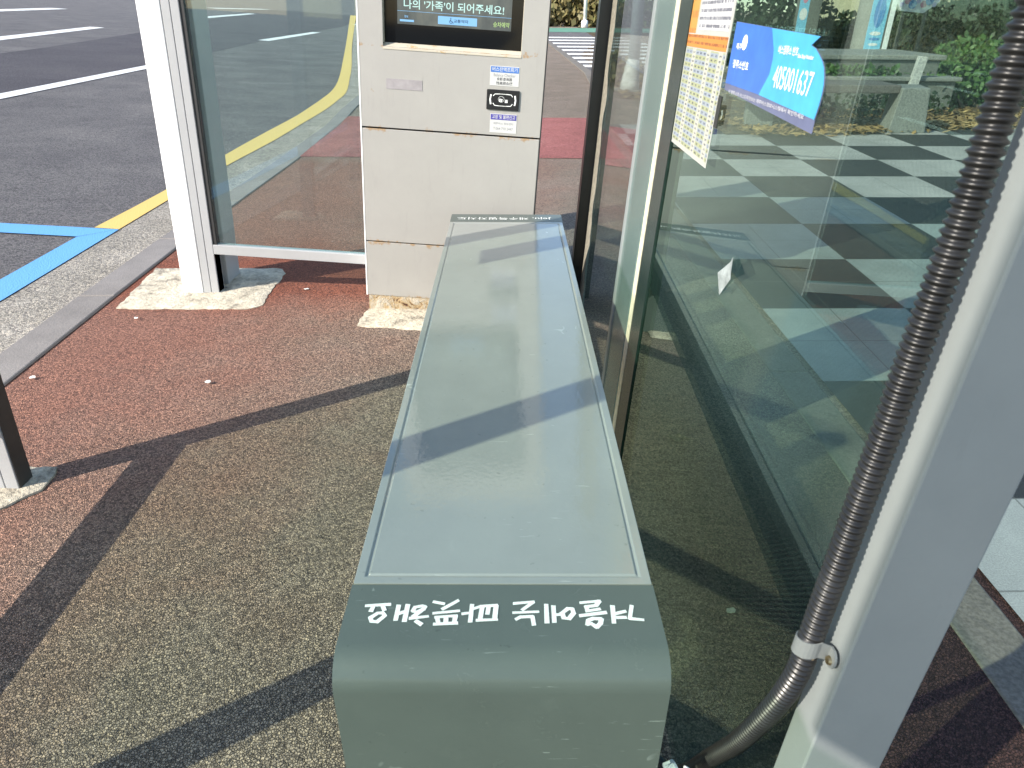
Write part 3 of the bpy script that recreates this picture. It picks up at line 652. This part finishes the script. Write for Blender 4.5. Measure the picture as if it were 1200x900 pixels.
for k in range(60):
    z = 0.05 + k * 0.038; w = 0.18 + 0.02 * math.sin(k * 0.9) + random.uniform(-.012, .012)
    l.append(V(-0.0005, 2.918, z)); r.append(V(-0.0005 - random.uniform(0, .003), 2.918 - w * 0.85, z))
m.strip(l, r); m.build("sealant", stone("grey_sealant", (0.27, 0.25, 0.20), 60), back)

# things stuck to the glass (positions along the wall: y, z on the wall's inner face)
def on(y, z, d=0.0): return V(0.278 - 0.015 * y + 0.0005 - d, y, z)
poster = thing("timetable_poster", on(1.40, 1.1), "tall orange and white bus timetable poster taped inside the back glass", "poster")
def quad(ya, yb, za, zb, d): return [on(ya, za, d), on(yb, za, d), on(yb, zb, d), on(ya, zb, d)]
def pbox(ya, yb, za, zb, d0, d1):
    mm = MB(); mm.prism(quad(ya, yb, za, zb, d0), (-(d1 - d0), 0, 0)); return mm
def tmat():
    n = NT("timetable_print", 0.35, 0, 0.4)
    x = n.sep(n.tc); u = n.math('MULTIPLY', x[1], 1 / 0.028); v = n.math('MULTIPLY', x[2], 1 / 0.0078)
    cu = n.math('FRACT', u); cv = n.math('FRACT', v)
    row = n.math('MODULO', n.math('ABSOLUTE', n.math('FLOOR', v)), 2); col = n.math('MODULO', n.math('ABSOLUTE', n.math('FLOOR', u)), 3)
    c = n.mix(row, (0.33, 0.35, 0.20), (0.28, 0.32, 0.37)); c = n.mix(n.math('GREATER_THAN', col, 1.5), c, (0.44, 0.44, 0.38))
    mk = n.math('MULTIPLY', n.math('MULTIPLY', n.math('GREATER_THAN', cu, 0.25), n.math('LESS_THAN', cu, 0.75)), n.math('MULTIPLY', n.math('GREATER_THAN', cv, 0.28), n.math('LESS_THAN', cv, 0.72)))
    wv = n.noise(420, 1); mk = n.math('MULTIPLY', mk, n.math('GREATER_THAN', wv, 0.47))
    c = n.mix(n.math('MULTIPLY', mk, 0.95), c, (0.04, 0.045, 0.08))
    ln = n.math('MAXIMUM', n.math('LESS_THAN', cu, 0.045), n.math('LESS_THAN', cv, 0.07)); c = n.mix(n.math('MULTIPLY', ln, 0.5), c, (0.35, 0.36, 0.33))
    n.set(Base_Color=c); return n.m
def lines_mat(name, basec, inkc, rows, rowh):
    n = NT(name, 0.35, 0, 0.4); x = n.sep(n.tc)
    v = n.math('FRACT', n.math('MULTIPLY', x[2], 1 / rowh)); mk = n.math('MULTIPLY', n.math('GREATER_THAN', v, 0.35), n.math('LESS_THAN', v, 0.75))
    wv = n.noise(1.0, 2, 0.6, n.scaled((1, 170, 60))); mk = n.math('MULTIPLY', mk, n.math('GREATER_THAN', wv, 0.46))
    n.set(Base_Color=n.mix(n.math('MULTIPLY', mk, 0.9), basec, inkc)); return n.m
pbox(1.556, 1.243, 0.936, 1.52, -0.0002, 0.0008).build("paper_sheet", plain("poster_paper", (0.42, 0.42, 0.39), 0.4, var=0.04), poster)
pbox(1.552, 1.247, 0.945, 1.118, 0.0008, 0.0012).build("timetable_grid", tmat(), poster)
pbox(1.552, 1.247, 1.120, 1.142, 0.0008, 0.0012).build("orange_band", lines_mat("orange_print", (0.55, 0.22, 0.045), (0.25, 0.08, 0.03), 2, 0.011), poster)
pbox(1.552, 1.487, 1.144, 1.515, 0.0008, 0.0012).build("orange_column", lines_mat("orange_column_print", (0.55, 0.26, 0.06), (0.5, 0.16, 0.04), 9, 0.03), poster)
pbox(1.470, 1.255, 1.150, 1.515, 0.0008, 0.0012).build("notice_text", lines_mat("notice_print", (0.50, 0.50, 0.51), (0.10, 0.10, 0.13), 9, 0.0125), poster)
m = pbox(1.246, 1.222, 1.005, 1.055, -0.0002, 0.0006); tag(m.build("tape_strip", M['black']), "short black tape strip beside the lower edge of the timetable poster", "tape")

stk = thing("stop_number_sticker", on(1.02, 1.1), "blue stop number sticker with a swallowtail corner on the back glass", "sticker")
outl = [(1.2159, 1.165), (1.0383, 1.158), (0.8645, 1.1512), (0.8858, 1.1415), (0.8700, 1.1385), (0.8560, 1.1330), (0.8420, 1.1265), (0.8335, 1.1205), (0.827, 1.112), (0.8225, 1.1030), (0.8215, 1.094), (0.8215, 1.084), (0.8252, 1.0670), (0.8247, 1.0521), (1.2145, 1.0664)]
m = MB(); m.prism([on(y, z, 0.0) for y, z in outl], (-0.0008, 0, 0)); m.build("vinyl_base", plain("grey_blue_vinyl", (0.11, 0.125, 0.22), 0.35), stk)
m = MB(); m.face([on(y, z, 0.0011) for y, z in [(1.2155, 1.1645), (1.0383, 1.1578), (1.013, 1.132), (1.009, 1.1205), (1.0098, 1.104), (1.0364, 1.0745), (1.2149, 1.0765)]]); m.build("blue_panel", plain("royal_blue_vinyl", (0.04, 0.14, 0.48), 0.35), stk)
m = MB(); m.face([on(y, z, 0.0014) for y, z in [(1.0383, 1.1575)] + outl[2:13] + [(0.8252, 1.0672), (1.0364, 1.0745), (1.0098, 1.1026), (1.009, 1.1205), (1.013, 1.132)]]); m.build("cyan_panel", plain("cyan_vinyl", (0.055, 0.34, 0.64), 0.35), stk)
def gtext(body, y, z, w, h, mat, par, d, bold=0.015): return text(body, 0.03, mat, par, plane_m(on(y, z, d), (0.015, -1, 0), (0, 0.02, 1)), width=w, height=h, depth=0.0004, bold=bold)
gtext("405001637", 0.922, 1.1015, 0.136, 0.027, M['letter'], stk, 0.0016, 0.004)
gtext("버스정류소 번호", 0.957, 1.1335, 0.072, 0.0105, M['letter'], stk, 0.0016); gtext("Bus Stop Number", 0.893, 1.1285, 0.05, 0.006, M['letter'], stk, 0.0016)
gtext("제주", 1.176, 1.131, 0.030, 0.009, M['letter'], stk, 0.0013); gtext("정류소번호", 1.150, 1.1065, 0.082, 0.012, M['letter'], stk, 0.0013)
m = MB(); m.face([on(1.150 + 0.013 * math.cos(a), 1.137 + 0.0105 * math.sin(a), 0.0016) for a in [2 * math.pi * k / 16 for k in range(16)]]); m.build("leaf_emblem", M['letter'], stk)
gtext("이 정류소의 버스도착정보는 제주버스정보시스템에서 확인하세요", 1.02, 1.0665, 0.33, 0.0055, plain("pale_print", (0.50, 0.50, 0.55), 0.5), stk, 0.0016)

scrap = MB()
a, b, c, d, e = on(0.988, 0.856, .004), on(0.965, 0.838, .010), on(0.985, 0.822, .002), on(1.024, 0.782, .001), on(1.038, 0.814, .006)
f_ = on(1.005, 0.842, .001)
scrap.face([e, d, c, f_]); scrap.face([a, f_, c, b])
tag(scrap.build("paper_scrap", plain("creased_paper", (0.26, 0.29, 0.29), 0.6, var=0.35, scale=60)), "small creased white paper scrap stuck on the back glass", "paper scrap")

# corrugated conduit along the near post
cp = [(0.252, 0.482, 1.55), (0.252, 0.482, 1.30), (0.25, 0.4815, 1.146), (0.25, 0.478, 1.094), (0.25, 0.4755, 1.037), (0.25, 0.4755, 0.91), (0.25, 0.474, 0.8745), (0.25, 0.4745, 0.80), (0.25, 0.4735, 0.733), (0.25, 0.474, 0.673), (0.25, 0.4735, 0.623), (0.25, 0.4755, 0.5735), (0.25, 0.4949, 0.500), (0.25, 0.5378, 0.3835), (0.25, 0.5921, 0.27), (0.25, 0.65, 0.15), (0.245, 0.71, 0.06), (0.22, 0.78, 0.02)]
def catmull(P, n):
    P = [Vector(p) for p in P]; o = []
    for i in range(len(P) - 1):
        p0, p1, p2, p3 = P[max(i - 1, 0)], P[i], P[i + 1], P[min(i + 2, len(P) - 1)]
        for k in range(n):
            t = k / n; o.append(0.5 * ((2 * p1) + (p2 - p0) * t + (2 * p0 - 5 * p1 + 4 * p2 - p3) * t * t + (3 * p1 - p0 - 3 * p2 + p3) * t ** 3))
    return o + [P[-1]]
raw = catmull(cp, 60); path = [raw[0]]; step = 0.00115; acc = 0.0
for a, b in zip(raw, raw[1:]):
    L = (b - a).length; pos = step - acc
    while pos <= L: path.append(a.lerp(b, pos / L)); pos += step
    acc = (acc + L) % step
m = MB(); m.tube(path, [0.0108 + 0.0016 * math.cos(2 * math.pi * i / 6) for i in range(len(path))], 20)
cond = m.build("corrugated_conduit", plain("dull_grey_brown_conduit", (0.016, 0.016, 0.016), 0.34, metal=0.1, var=0.35, scale=25), None, I4, smooth=True)
tag(cond, "dark corrugated conduit running down the near silver post", "conduit"); ROOT[cond.name] = V(0, 0, 0)
m = MB(); cc = V(0.25, 0.4737, 0.622); pin, pout = [], []
for k in range(15):
    a = math.radians(78 + 216 * k / 14); p = cc + V(math.cos(a) * 0.0136, math.sin(a) * 0.0136, 0.012 * (k - 7) / 14)
    pin.append(p - V(0, 0, 0.010)); pout.append(p + V(0, 0, 0.010))
pin.append(V(0.2655, 0.4615, 0.616)); pout.append(V(0.2655, 0.4615, 0.634))
m.strip(pin, pout); m.prism([V(0.2645, 0.4625, 0.617), V(0.2645, 0.4625, 0.634)] + [V(0.2645, 0.456 - 0.0085 * math.sin(math.pi * k / 8), 0.6245 + 0.0105 * math.cos(math.pi * k / 8)) for k in range(9)], (0.0022, 0, 0))
clamp = m.build("pipe_clamp", M['clampsteel'], cond); sm = clamp.modifiers.new("solid", 'SOLIDIFY'); sm.thickness = 0.0012
m = MB(); m.tube([V(0.2644, 0.456, 0.6215), V(0.2618, 0.456, 0.6215)], [0.0048, 0.004], 12); m.build("screw", plain("brass_screw", (0.30, 0.24, 0.13), 0.3, 0.9), clamp)

# ------------------------------------------------------------ litter
def litter(name, x, y, s, mat, label, cat, group=None, leaf=False, z=0.006):
    m = MB(); n = 8; pts = []
    for k in range(n):
        a = 2 * math.pi * k / n; rr = s * (0.6 + 0.5 * random.random()) * (1.6 if (leaf and k in (0, 4)) else 1)
        pts.append(V(x + rr * math.cos(a), y + rr * 0.75 * math.sin(a), z + random.uniform(0, s * (0.7 if leaf else 0.45))))
    c = m.b.verts.new(V(x, y, z + s * 0.15)); vs = [m.b.verts.new(p) for p in pts]
    for k in range(n): m.b.faces.new([c, vs[k], vs[(k + 1) % n]])
    o = m.build(name, mat, None, GM); sd = o.modifiers.new("solid", 'SOLIDIFY'); sd.thickness = 0.002
    return tag(o, label, cat, group)
pw = plain("white_litter", (0.75, 0.74, 0.70), 0.7)
for x, y, s, wh in ((-1.639, 2.12, .013, "beside the kerb at the left edge"), (-1.523, 2.638, .011, "in front of the white post footing"), (-1.021, 2.094, .012, "above the crossing shadows on the red pavement"), (-0.912, 2.986, .013, "between the footing and the kiosk under the glass pane")):
    litter("paper_litter", x, y, s, pw, "tiny white paper scrap " + wh, "litter", "white scraps on the pavement")
litter("dry_leaf", 0.5215, 1.749, .022, plain("dry_olive_leaf", (0.14, 0.13, 0.07), 0.7), "curled dry leaf on the dark ground behind the glass", "leaf", leaf=True)
litter("flower_scrap", 0.4828, 1.0776, .012, plain("pale_yellow_scrap", (0.6, 0.55, 0.35), 0.7), "pale torn scrap lying behind the glass near the conduit", "litter")
mk = thing("face_mask", (0.205, 0.60, 0.30), "crumpled pale blue face mask with white ear loop tucked behind the bench end", "face mask", ground=True)
m = MB(); l, r = [], []
for k in range(9):
    u = k / 8; l.append(V(0.207 + 0.03 * u, 0.54 + 0.01 * math.sin(5 * u), 0.315 - 0.05 * u)); r.append(V(0.207 + 0.026 * u, 0.555 + 0.012 * math.sin(4 * u + 1), 0.27 - 0.055 * u))
m.strip(l, r); o = m.build("mask_cloth", plain("pale_blue_cloth", (0.30, 0.37, 0.40), 0.8), mk); o.modifiers.new("solid", 'SOLIDIFY').thickness = 0.003
m = MB(); m.tube([V(0.222 + 0.014 * math.sin(a * 1.0), 0.535, 0.29 + 0.02 * math.cos(a)) for a in [0.2 + 3.6 * k / 14 for k in range(15)]], 0.0016, 6); m.build("ear_loop", M['letter'], mk, smooth=True)

# ------------------------------------------------------------ beyond the glass: bench, planter, plants, signs, building
def leafmat(name, cols):
    n = NT(name, 0.5, 0, 0.35); f = n.noise(3.5, 4, 0.7); c = n.ramp(f, [(0.3, cols[0]), (0.5, cols[1]), (0.7, cols[2])])
    n.set(Base_Color=c)
    n.b.inputs["Subsurface Weight"].default_value = 0.0
    return n.m
M['leafd'] = leafmat("dark_leaf", [(0.008, 0.015, 0.008), (0.016, 0.029, 0.014), (0.03, 0.052, 0.022)])
M['leafm'] = leafmat("green_leaf", [(0.035, 0.075, 0.022), (0.05, 0.105, 0.03), (0.10, 0.15, 0.045)])
M['leafdry'] = leafmat("dry_leaf_mix", [(0.10, 0.085, 0.03), (0.17, 0.14, 0.06), (0.13, 0.15, 0.05)])
M['bark'] = stone("bark", (0.12, 0.10, 0.08), 40)
def foliage(mb, blobs, n, size, sq=1.0):
    vol = [b[3] * b[4] * b[5] for b in blobs]; tot = sum(vol)
    for b, w in zip(blobs, vol):
        for k in range(int(n * w / tot)):
            d = Vector((random.gauss(0, 1), random.gauss(0, 1), random.gauss(0, 1))).normalized() * (random.random() ** 0.45)
            p = V(b[0] + d.x * b[3], b[1] + d.y * b[4], max(0.03, b[2] + d.z * b[5]))
            t = Vector((random.gauss(0, 1), random.gauss(0, 1), random.gauss(0, 0.7))).normalized(); u = t.orthogonal(); u.rotate(Matrix.Rotation(random.uniform(0, 6.28), 3, t))
            s = size * random.uniform(0.6, 1.4); v = t.cross(u) * s * 0.33
            mb.face([p, p + u * s * 0.5 + v, p + u * s, p + u * s * 0.5 - v])
def shrub(name, base, blobs, n, size, mat, label, cat="shrub", stems=6, group=None):
    r = thing(name, base, label, cat, group, ground=True)
    mb = MB(); foliage(mb, blobs, n, size); mb.build("foliage", mat, r)
    mb = MB()
    for k in range(stems):
        b = random.choice(blobs); e = V(b[0] + random.uniform(-.6, .6) * b[3], b[1] + random.uniform(-.6, .6) * b[4], b[2] + random.uniform(0, .6) * b[5])
        s = V(base[0] + random.uniform(-.12, .12), base[1] + random.uniform(-.12, .12), 0); md = s.lerp(e, 0.5) + V(random.uniform(-.08, .08), random.uniform(-.08, .08), 0.05)
        mb.tube([s, md, e], [0.018, 0.012, 0.004], 6)
    mb.build("stems", M['bark'], r); return r
sb = thing("concrete_bench", (3.6, 7.9, 0), "grey concrete bench with dark slab seat among fallen leaves", "stone bench", ground=True)
m = MB(); m.prism([V(3.93, 7.55, 0), V(4.32, 7.55, 0), V(4.26, 7.55, 0.435), V(3.98, 7.55, 0.435)], (0.1, 0.42, 0)); m.build("support_block", M['conc'], sb, bevel=0.01)
m = MB(); m.prism([V(2.55, 7.9, 0), V(2.85, 7.9, 0), V(2.85, 7.9, 0.37), V(2.55, 7.9, 0.37)], (0.1, 0.4, 0)); m.build("support_block", M['conc'], sb, bevel=0.01)
m = MB(); m.box((2.3, 7.62, 0.375), (4.0, 8.15, 0.455), 0.012); m.build("slab_seat", M['slab'], sb)
pw_ = thing("stone_planter", (3.9, 9.8, 0), "low grey stone planter with a stepped rim behind the concrete bench", "planter", ground=True)
m = MB(); m.box((3.3, 9.4, 0), (5.6, 9.62, 0.34), 0.015); m.box((3.2, 9.7, 0), (5.5, 11.0, 0.56), 0.015); m.build("planter_wall", M['wall'], pw_)
m = MB(); m.box((3.16, 9.35, 0.341), (5.64, 9.66, 0.39), 0.012); m.box((3.15, 9.66, 0.561), (5.55, 11.05, 0.62), 0.012); m.build("planter_rim", M['conc'], pw_)
pp = thing("round_pillar", (5.35, 11.2, 0), "pale round stone pillar behind the banners", "pillar", ground=True)
m = MB(); m.tube([V(5.42, 11.6, 0), V(5.42, 11.6, 0.4), V(5.42, 11.6, 3.2)], [0.26, 0.25, 0.25], 28); m.build("pillar_shaft", M['conc'], pp, smooth=False)
m = MB(); m.tube([V(5.42, 11.6, 3.2), V(5.42, 11.6, 3.3), V(5.42, 11.6, 3.4)], [0.3, 0.33, 0.3], 28); m.build("pillar_cap", M['conc'], pp)
sc_ = thing("stone_column", (4.55, 12.2, 0), "grey square stone column rising from the dark hedge behind the blue sticker", "pillar", ground=True)
m = MB(); m.box((4.52, 12.1, 0.0), (4.80, 12.4, 3.0), 0.01); m.build("column_shaft", M['wall'], sc_)
m = MB(); m.box((4.47, 12.05, 3.0), (4.85, 12.45, 3.15), 0.01); m.build("column_cap", M['wall'], sc_)
wp = thing("marker_stub", (5.0, 9.3, 0), "leaning whitewashed stub post beside the concrete bench", "post", ground=True)
m = MB(); m.prism([V(4.93, 9.28, 0), V(5.03, 9.28, 0), V(5.10, 9.28, 0.62), V(5.00, 9.28, 0.63)], (0.02, 0.1, 0)); m.build("stub_body", stone("whitewash", (0.42, 0.43, 0.41), 40), wp)
def banner(x0, x1, y, z0, z1, mat, label, marks):
    r = thing("banner", ((x0 + x1) / 2, y, 0), label, "banner", "advertising banners by the pillar", ground=True)
    m = MB(); m.box((x0, y, z0), (x1, y + 0.015, z1)); sh = m.build("banner_sheet", mat, r)
    m = MB(); m.tube([V((x0 + x1) / 2, y + 0.03, 0), V((x0 + x1) / 2, y + 0.03, z1 + 0.05)], 0.015, 8); m.build("pole", M['alu'], r)
    for (cx, cz, rx, rz, mt) in marks:
        m = MB(); m.face([V(x0 + (x1 - x0) * cx + (x1 - x0) * rx * math.cos(a), y - 0.004 - 0.001 * rz, z0 + cz + rz * math.sin(a)) for a in [2 * math.pi * k / 20 for k in range(20)]]); m.build("printed_mark", mt, sh)
lb = plain("sky_blue_print", (0.16, 0.45, 0.62), 0.5); db = plain("deep_blue_print", (0.05, 0.20, 0.45), 0.5); pk = plain("pink_print", (0.5, 0.2, 0.28), 0.5); wt = plain("white_print", (0.62, 0.65, 0.64), 0.5); lav = plain("lavender_print", (0.45, 0.42, 0.60), 0.5)
banner(5.08, 5.31, 11.0, 0.62, 2.1, lb, "sky blue vertical banner with a dark oval, left of the white one", [(0.5, 0.47, 0.32, 0.20, db), (0.5, 0.47, 0.20, 0.14, pk), (0.5, 0.20, 0.34, 0.025, wt), (0.5, 0.13, 0.34, 0.018, db), (0.5, 0.06, 0.30, 0.018, wt)])
banner(5.345, 5.41, 11.0, 0.61, 2.1, wt, "narrow plain white banner right of the sky blue one", [])
banner(4.28, 4.42, 11.6, 0.75, 2.1, lb, "small blue and pink banner half hidden in dark shrubs above the stop number sticker", [(0.5, 0.6, 0.4, 0.16, pk), (0.5, 0.3, 0.4, 0.08, wt)])
sg = thing("shop_sign", (6.4, 12.4, 0), "lavender painted sign board with round motifs above the bushes", "sign", ground=True)
m = MB(); m.prism([V(6.10, 12.4, 1.20), V(6.18, 12.4, 1.10), V(6.55, 12.4, 1.07), V(6.76, 12.4, 1.23), V(6.76, 12.4, 1.75), V(6.10, 12.4, 1.75)], (0, 0.06, 0)); bd = m.build("sign_board", wt, sg)
for k in range(7):
    m = MB(); cx, cz, q = 6.17 + 0.085 * k, 1.19 + 0.05 * (k % 2) , 0.036 + 0.014 * (k % 3)
    m.face([V(cx + q * math.cos(a), 12.394 - 0.001 * k, cz + q * math.sin(a)) for a in [2 * math.pi * j / 14 for j in range(14)]]); m.build("round_motif", (lav, pk, db)[k % 3], bd)
m = MB()
for px in (6.25, 6.6): m.tube([V(px, 12.44, 0), V(px, 12.44, 1.1)], 0.03, 8)
m.build("sign_post", M['wall'], sg)
bl = thing("cream_building", (9.5, 16.5, 0), "cream rendered building with dark doors glimpsed between the trees", "building", ground=True)
m = MB(); m.box((7.6, 16.2, 0), (13.5, 20, 4.2)); wl = m.build("wall", stone("cream_render", (0.36, 0.35, 0.24), 30), bl)
m = MB(); m.box((7.4, 16.0, 4.2), (13.7, 20.2, 4.4)); m.build("roof", M['wall'], bl)
for x0, x1, z0, z1 in ((9.36, 9.62, 0, 2.3), (9.58, 9.82, 0.90, 1.16), (10.6, 11.3, 0.0, 2.2), (8.2, 8.7, 0.9, 2.0), (11.8, 12.6, 0.9, 2.0)):
    m = MB(); m.box((x0, 16.17, z0), (x1, 16.24, z1)); f = m.build("window" if z0 > 0.5 else "door", M['lcdblack'], bl)
    m = MB(); m.box((x0 - 0.04, 16.15, z1), (x1 + 0.04, 16.19, z1 + 0.05)); m.build("lintel", M['wall'], f)
m = MB(); m.box((9.62, 15.95, 0.72), (9.98, 16.17, 0.9), 0.01); ac = m.build("vent_box", M['conc'], bl)
shrub("leafy_shrub", (6.0, 9.7, 0), [(5.5, 9.8, .22, .35, .4, .22), (6.2, 10.0, .34, .6, .6, .34), (7.0, 10.3, .36, .6, .6, .36), (6.5, 10.7, .55, .5, .5, .25)], 6500, 0.065, M['leafm'], "bright green leafy shrub at the edge of the leaf-strewn bed")
shrub("dry_shrub", (7.0, 9.4, 0), [(7.0, 9.3, .35, .6, .5, .4), (7.9, 9.8, .4, .8, .6, .45)], 1500, 0.09, M['leafdry'], "thin yellowing shrub behind the corrugated conduit", stems=26)
shrub("dark_hedge", (4.6, 12.6, 0), [(3.6, 12.2, .5, .9, .5, .6), (4.6, 12.9, .7, .9, .6, .8), (3.2, 12.6, .9, .6, .5, .6)], 7000, 0.075, M['leafd'], "dark evergreen hedge behind the stone planter", "hedge")
shrub("ivy_clump", (4.2, 8.9, 0), [(3.7, 8.6, .12, .9, .3, .15), (4.7, 8.9, .14, .7, .3, .16)], 700, 0.05, M['leafd'], "low ivy clump growing under the stone slab seat", "plant")
shrub("planter_grass", (4.2, 9.66, 0), [(4.2, 9.55, .43, .8, .12, .05)], 500, 0.06, M['leafm'], "thin strip of green plants on the planter rim", "plant", stems=2)
def tree(base, h, blobs, n, mat, label, group="trees beyond the plaza"):
    r = thing("broadleaf_tree", base, label, "tree", group, ground=True)
    m = MB(); foliage(m, blobs, int(n * 1.6), 0.10); m.build("crown", mat, r)
    m = MB(); m.tube([V(base[0], base[1], 0), V(base[0] + .03, base[1], h * .5), V(base[0] - .02, base[1] + .05, h)], [0.14, 0.11, 0.07], 10)
    for b in blobs: m.tube([V(base[0], base[1], h * 0.7), V((base[0] + b[0]) / 2, (base[1] + b[1]) / 2, (h + b[2]) / 2), V(b[0], b[1], b[2])], [0.06, 0.045, 0.015], 7)
    m.build("trunk", M['bark'], r)
tree((8.3, 12.6, 0), 1.5, [(7.8, 12.2, .95, .45, .6, .6), (8.7, 12.6, .55, .7, .6, .42), (9.0, 12.9, 2.0, 1.0, .9, .7), (9.2, 12.4, .9, .6, .6, .7), (10.0, 12.6, 1.0, .7, .6, .8)], 7500, M['leafd'], "dark bushy tree in front of the cream building's right side")
tree((7.0, 13.6, 0), 1.5, [(6.9, 13.4, .65, .7, .6, .5), (7.7, 13.6, .75, .6, .5, .5), (7.0, 13.5, 1.9, .8, .7, .6), (6.1, 13.4, .6, .7, .5, .45), (8.4, 13.6, .6, .6, .5, .45)], 6500, M['leafd'], "dark low-branched tree below the lavender sign board")
tree((12.0, 14.5, 0), 2.2, [(12, 14.3, 2, 1.4, 1.2, 1.2), (11.0, 14, 1.0, 1.0, .9, .8), (13, 14, 1.2, 1.2, 1, 1)], 4200, M['leafd'], "dark tree at the far right beyond the silver post")
# fallen leaves
m = MB()
for k in range(4200):
    q = random.random()
    x = random.uniform(2.4, 8.5); y = 7.40 + max(0, x - 3) * 0.25 + abs(random.gauss(0, 0.65)) - 0.25 * random.random() ** 2
    s = random.uniform(.03, .07); a = random.uniform(0, 6.28); u = V(math.cos(a), math.sin(a), random.uniform(-.3, .5)) * s; v = V(-math.sin(a), math.cos(a), random.uniform(-.3, .3)) * s * 0.4
    p = V(x, y, random.uniform(.016, .04)); m.face([p - u, p + v, p + u, p - v])
for k in range(1500):
    x = random.uniform(1.62, 3.4); y = random.uniform(10.3, 15); s = random.uniform(.03, .07); a = random.uniform(0, 6.28)
    u = V(math.cos(a), math.sin(a), random.uniform(-.2, .5)) * s; v = V(-math.sin(a), math.cos(a), random.uniform(-.2, .3)) * s * 0.4; p = V(x, y, random.uniform(.016, .04)); m.face([p - u, p + v, p + u, p - v])
tag(m.build("fallen_leaves", leafmat("fallen_leaf", [(0.10, 0.055, 0.02), (0.27, 0.18, 0.07), (0.45, 0.33, 0.15)]), None, GM), "brown fallen leaves scattered over the bed", kind='stuff')
# pole standing in the verge, behind the far pane
po = thing("utility_pole", (1.84, 11.4, 0), "grey utility pole with a pale flared foot in the verge behind the glass", "pole", ground=True)
m = MB(); m.tube([V(1.84, 11.4, .02), V(1.845, 11.4, .12), V(1.86, 11.4, .38), V(1.87, 11.4, .44)], [0.15, 0.14, 0.10, 0.085], 20); m.build("pole_foot", stone("pale_paint", (0.62, 0.63, 0.62), 60), po, smooth=True)
m = MB(); m.tube([V(1.87, 11.4, .44), V(1.87, 11.4, 5)], 0.085, 20); m.build("pole_shaft", plain("blue_grey_paint", (0.26, 0.32, 0.36), 0.4), po, smooth=True)
m = MB(); m.box((1.62, 11.2, 0.0), (2.06, 11.6, 0.03), 0.01); m.build("base_plate", M['conc'], po)
shrub("grass_tuft", (2.0, 12.6, 0), [(2.0, 12.7, .14, .35, .4, .18), (1.8, 13.5, .2, .3, .4, .2), (2.6, 12.2, .15, .35, .4, .18)], 900, 0.10, M['leafdry'], "yellow green grass tuft growing around the utility pole", "plant", stems=2)
# far side of the side street
shrub("roadside_bush", (3.0, 46, 0), [(1.0, 46, .6, 1.6, .8, .8), (3.2, 46.5, .8, 1.8, .8, 1.0), (5.2, 46, .7, 1.6, .8, .9)], 2600, 0.3, M['leafdry'], "dry roadside bush beyond the green path", "bush")
shrub("roadside_hedge", (7.5, 47, 0), [(7.5, 47, .9, 2.2, .8, 1.1), (10.5, 47, .9, 2.2, .8, 1.1), (-1.5, 48, .8, 1.8, .8, 1.0)], 2200, 0.3, M['leafm'], "green roadside hedge behind the white lamp post", "hedge")
lp = thing("lamp_post", (4.29, 44, 0), "slim white lamp post across the side street", "lamp post", ground=True)
m = MB(); m.tube([V(4.29, 44, 0), V(4.29, 44, .35), V(4.29, 44, .4)], [0.2, 0.18, 0.11], 14); m.build("post_base", M['letter'], lp, smooth=True)
m = MB(); m.tube([V(4.29, 44, .4), V(4.29, 44, 5.5)], 0.10, 14); m.build("post_shaft", M['letter'], lp, smooth=True)
m = MB(); m.tube([V(4.29, 44, 5.5), V(4.29, 44, 5.9), V(4.29, 44, 6.0)], [0.2, 0.26, 0.05], 14); m.build("lamp_head", M['letter'], lp, smooth=True)

# street trees on the far side of the road (they stand behind what the glass mirrors)
for k in range(13):
    y = -30 + 22 * k + random.uniform(-4, 4); x = -78 + random.uniform(-3, 3); h = random.uniform(7.5, 10.5)
    r = thing("street_tree", (x, y, RZ), "dark street tree in the row along the far side of the road", "tree", "street trees across the road")
    m = MB()
    for j in range(520):
        d = Vector((random.gauss(0, 1), random.gauss(0, 1), random.gauss(0, 1))).normalized() * random.random() ** 0.4
        q = V(x + d.x * 5.5, y + d.y * 8.5, h * 0.55 + d.z * h * 0.5); t = Vector((random.gauss(0, 1), random.gauss(0, 1), random.gauss(0, 1))).normalized(); u = t.orthogonal(); v = t.cross(u)
        sz = random.uniform(.5, 1.1); m.face([q, q + u * sz * .5 + v * sz * .35, q + u * sz, q + u * sz * .5 - v * sz * .35])
    m.build("crown", M['leafd'], r)
    m = MB(); m.tube([V(x, y, RZ), V(x, y, h * 0.4), V(x + .3, y, h * 0.7)], [0.3, 0.24, 0.12], 8); m.build("trunk", M['bark'], r)
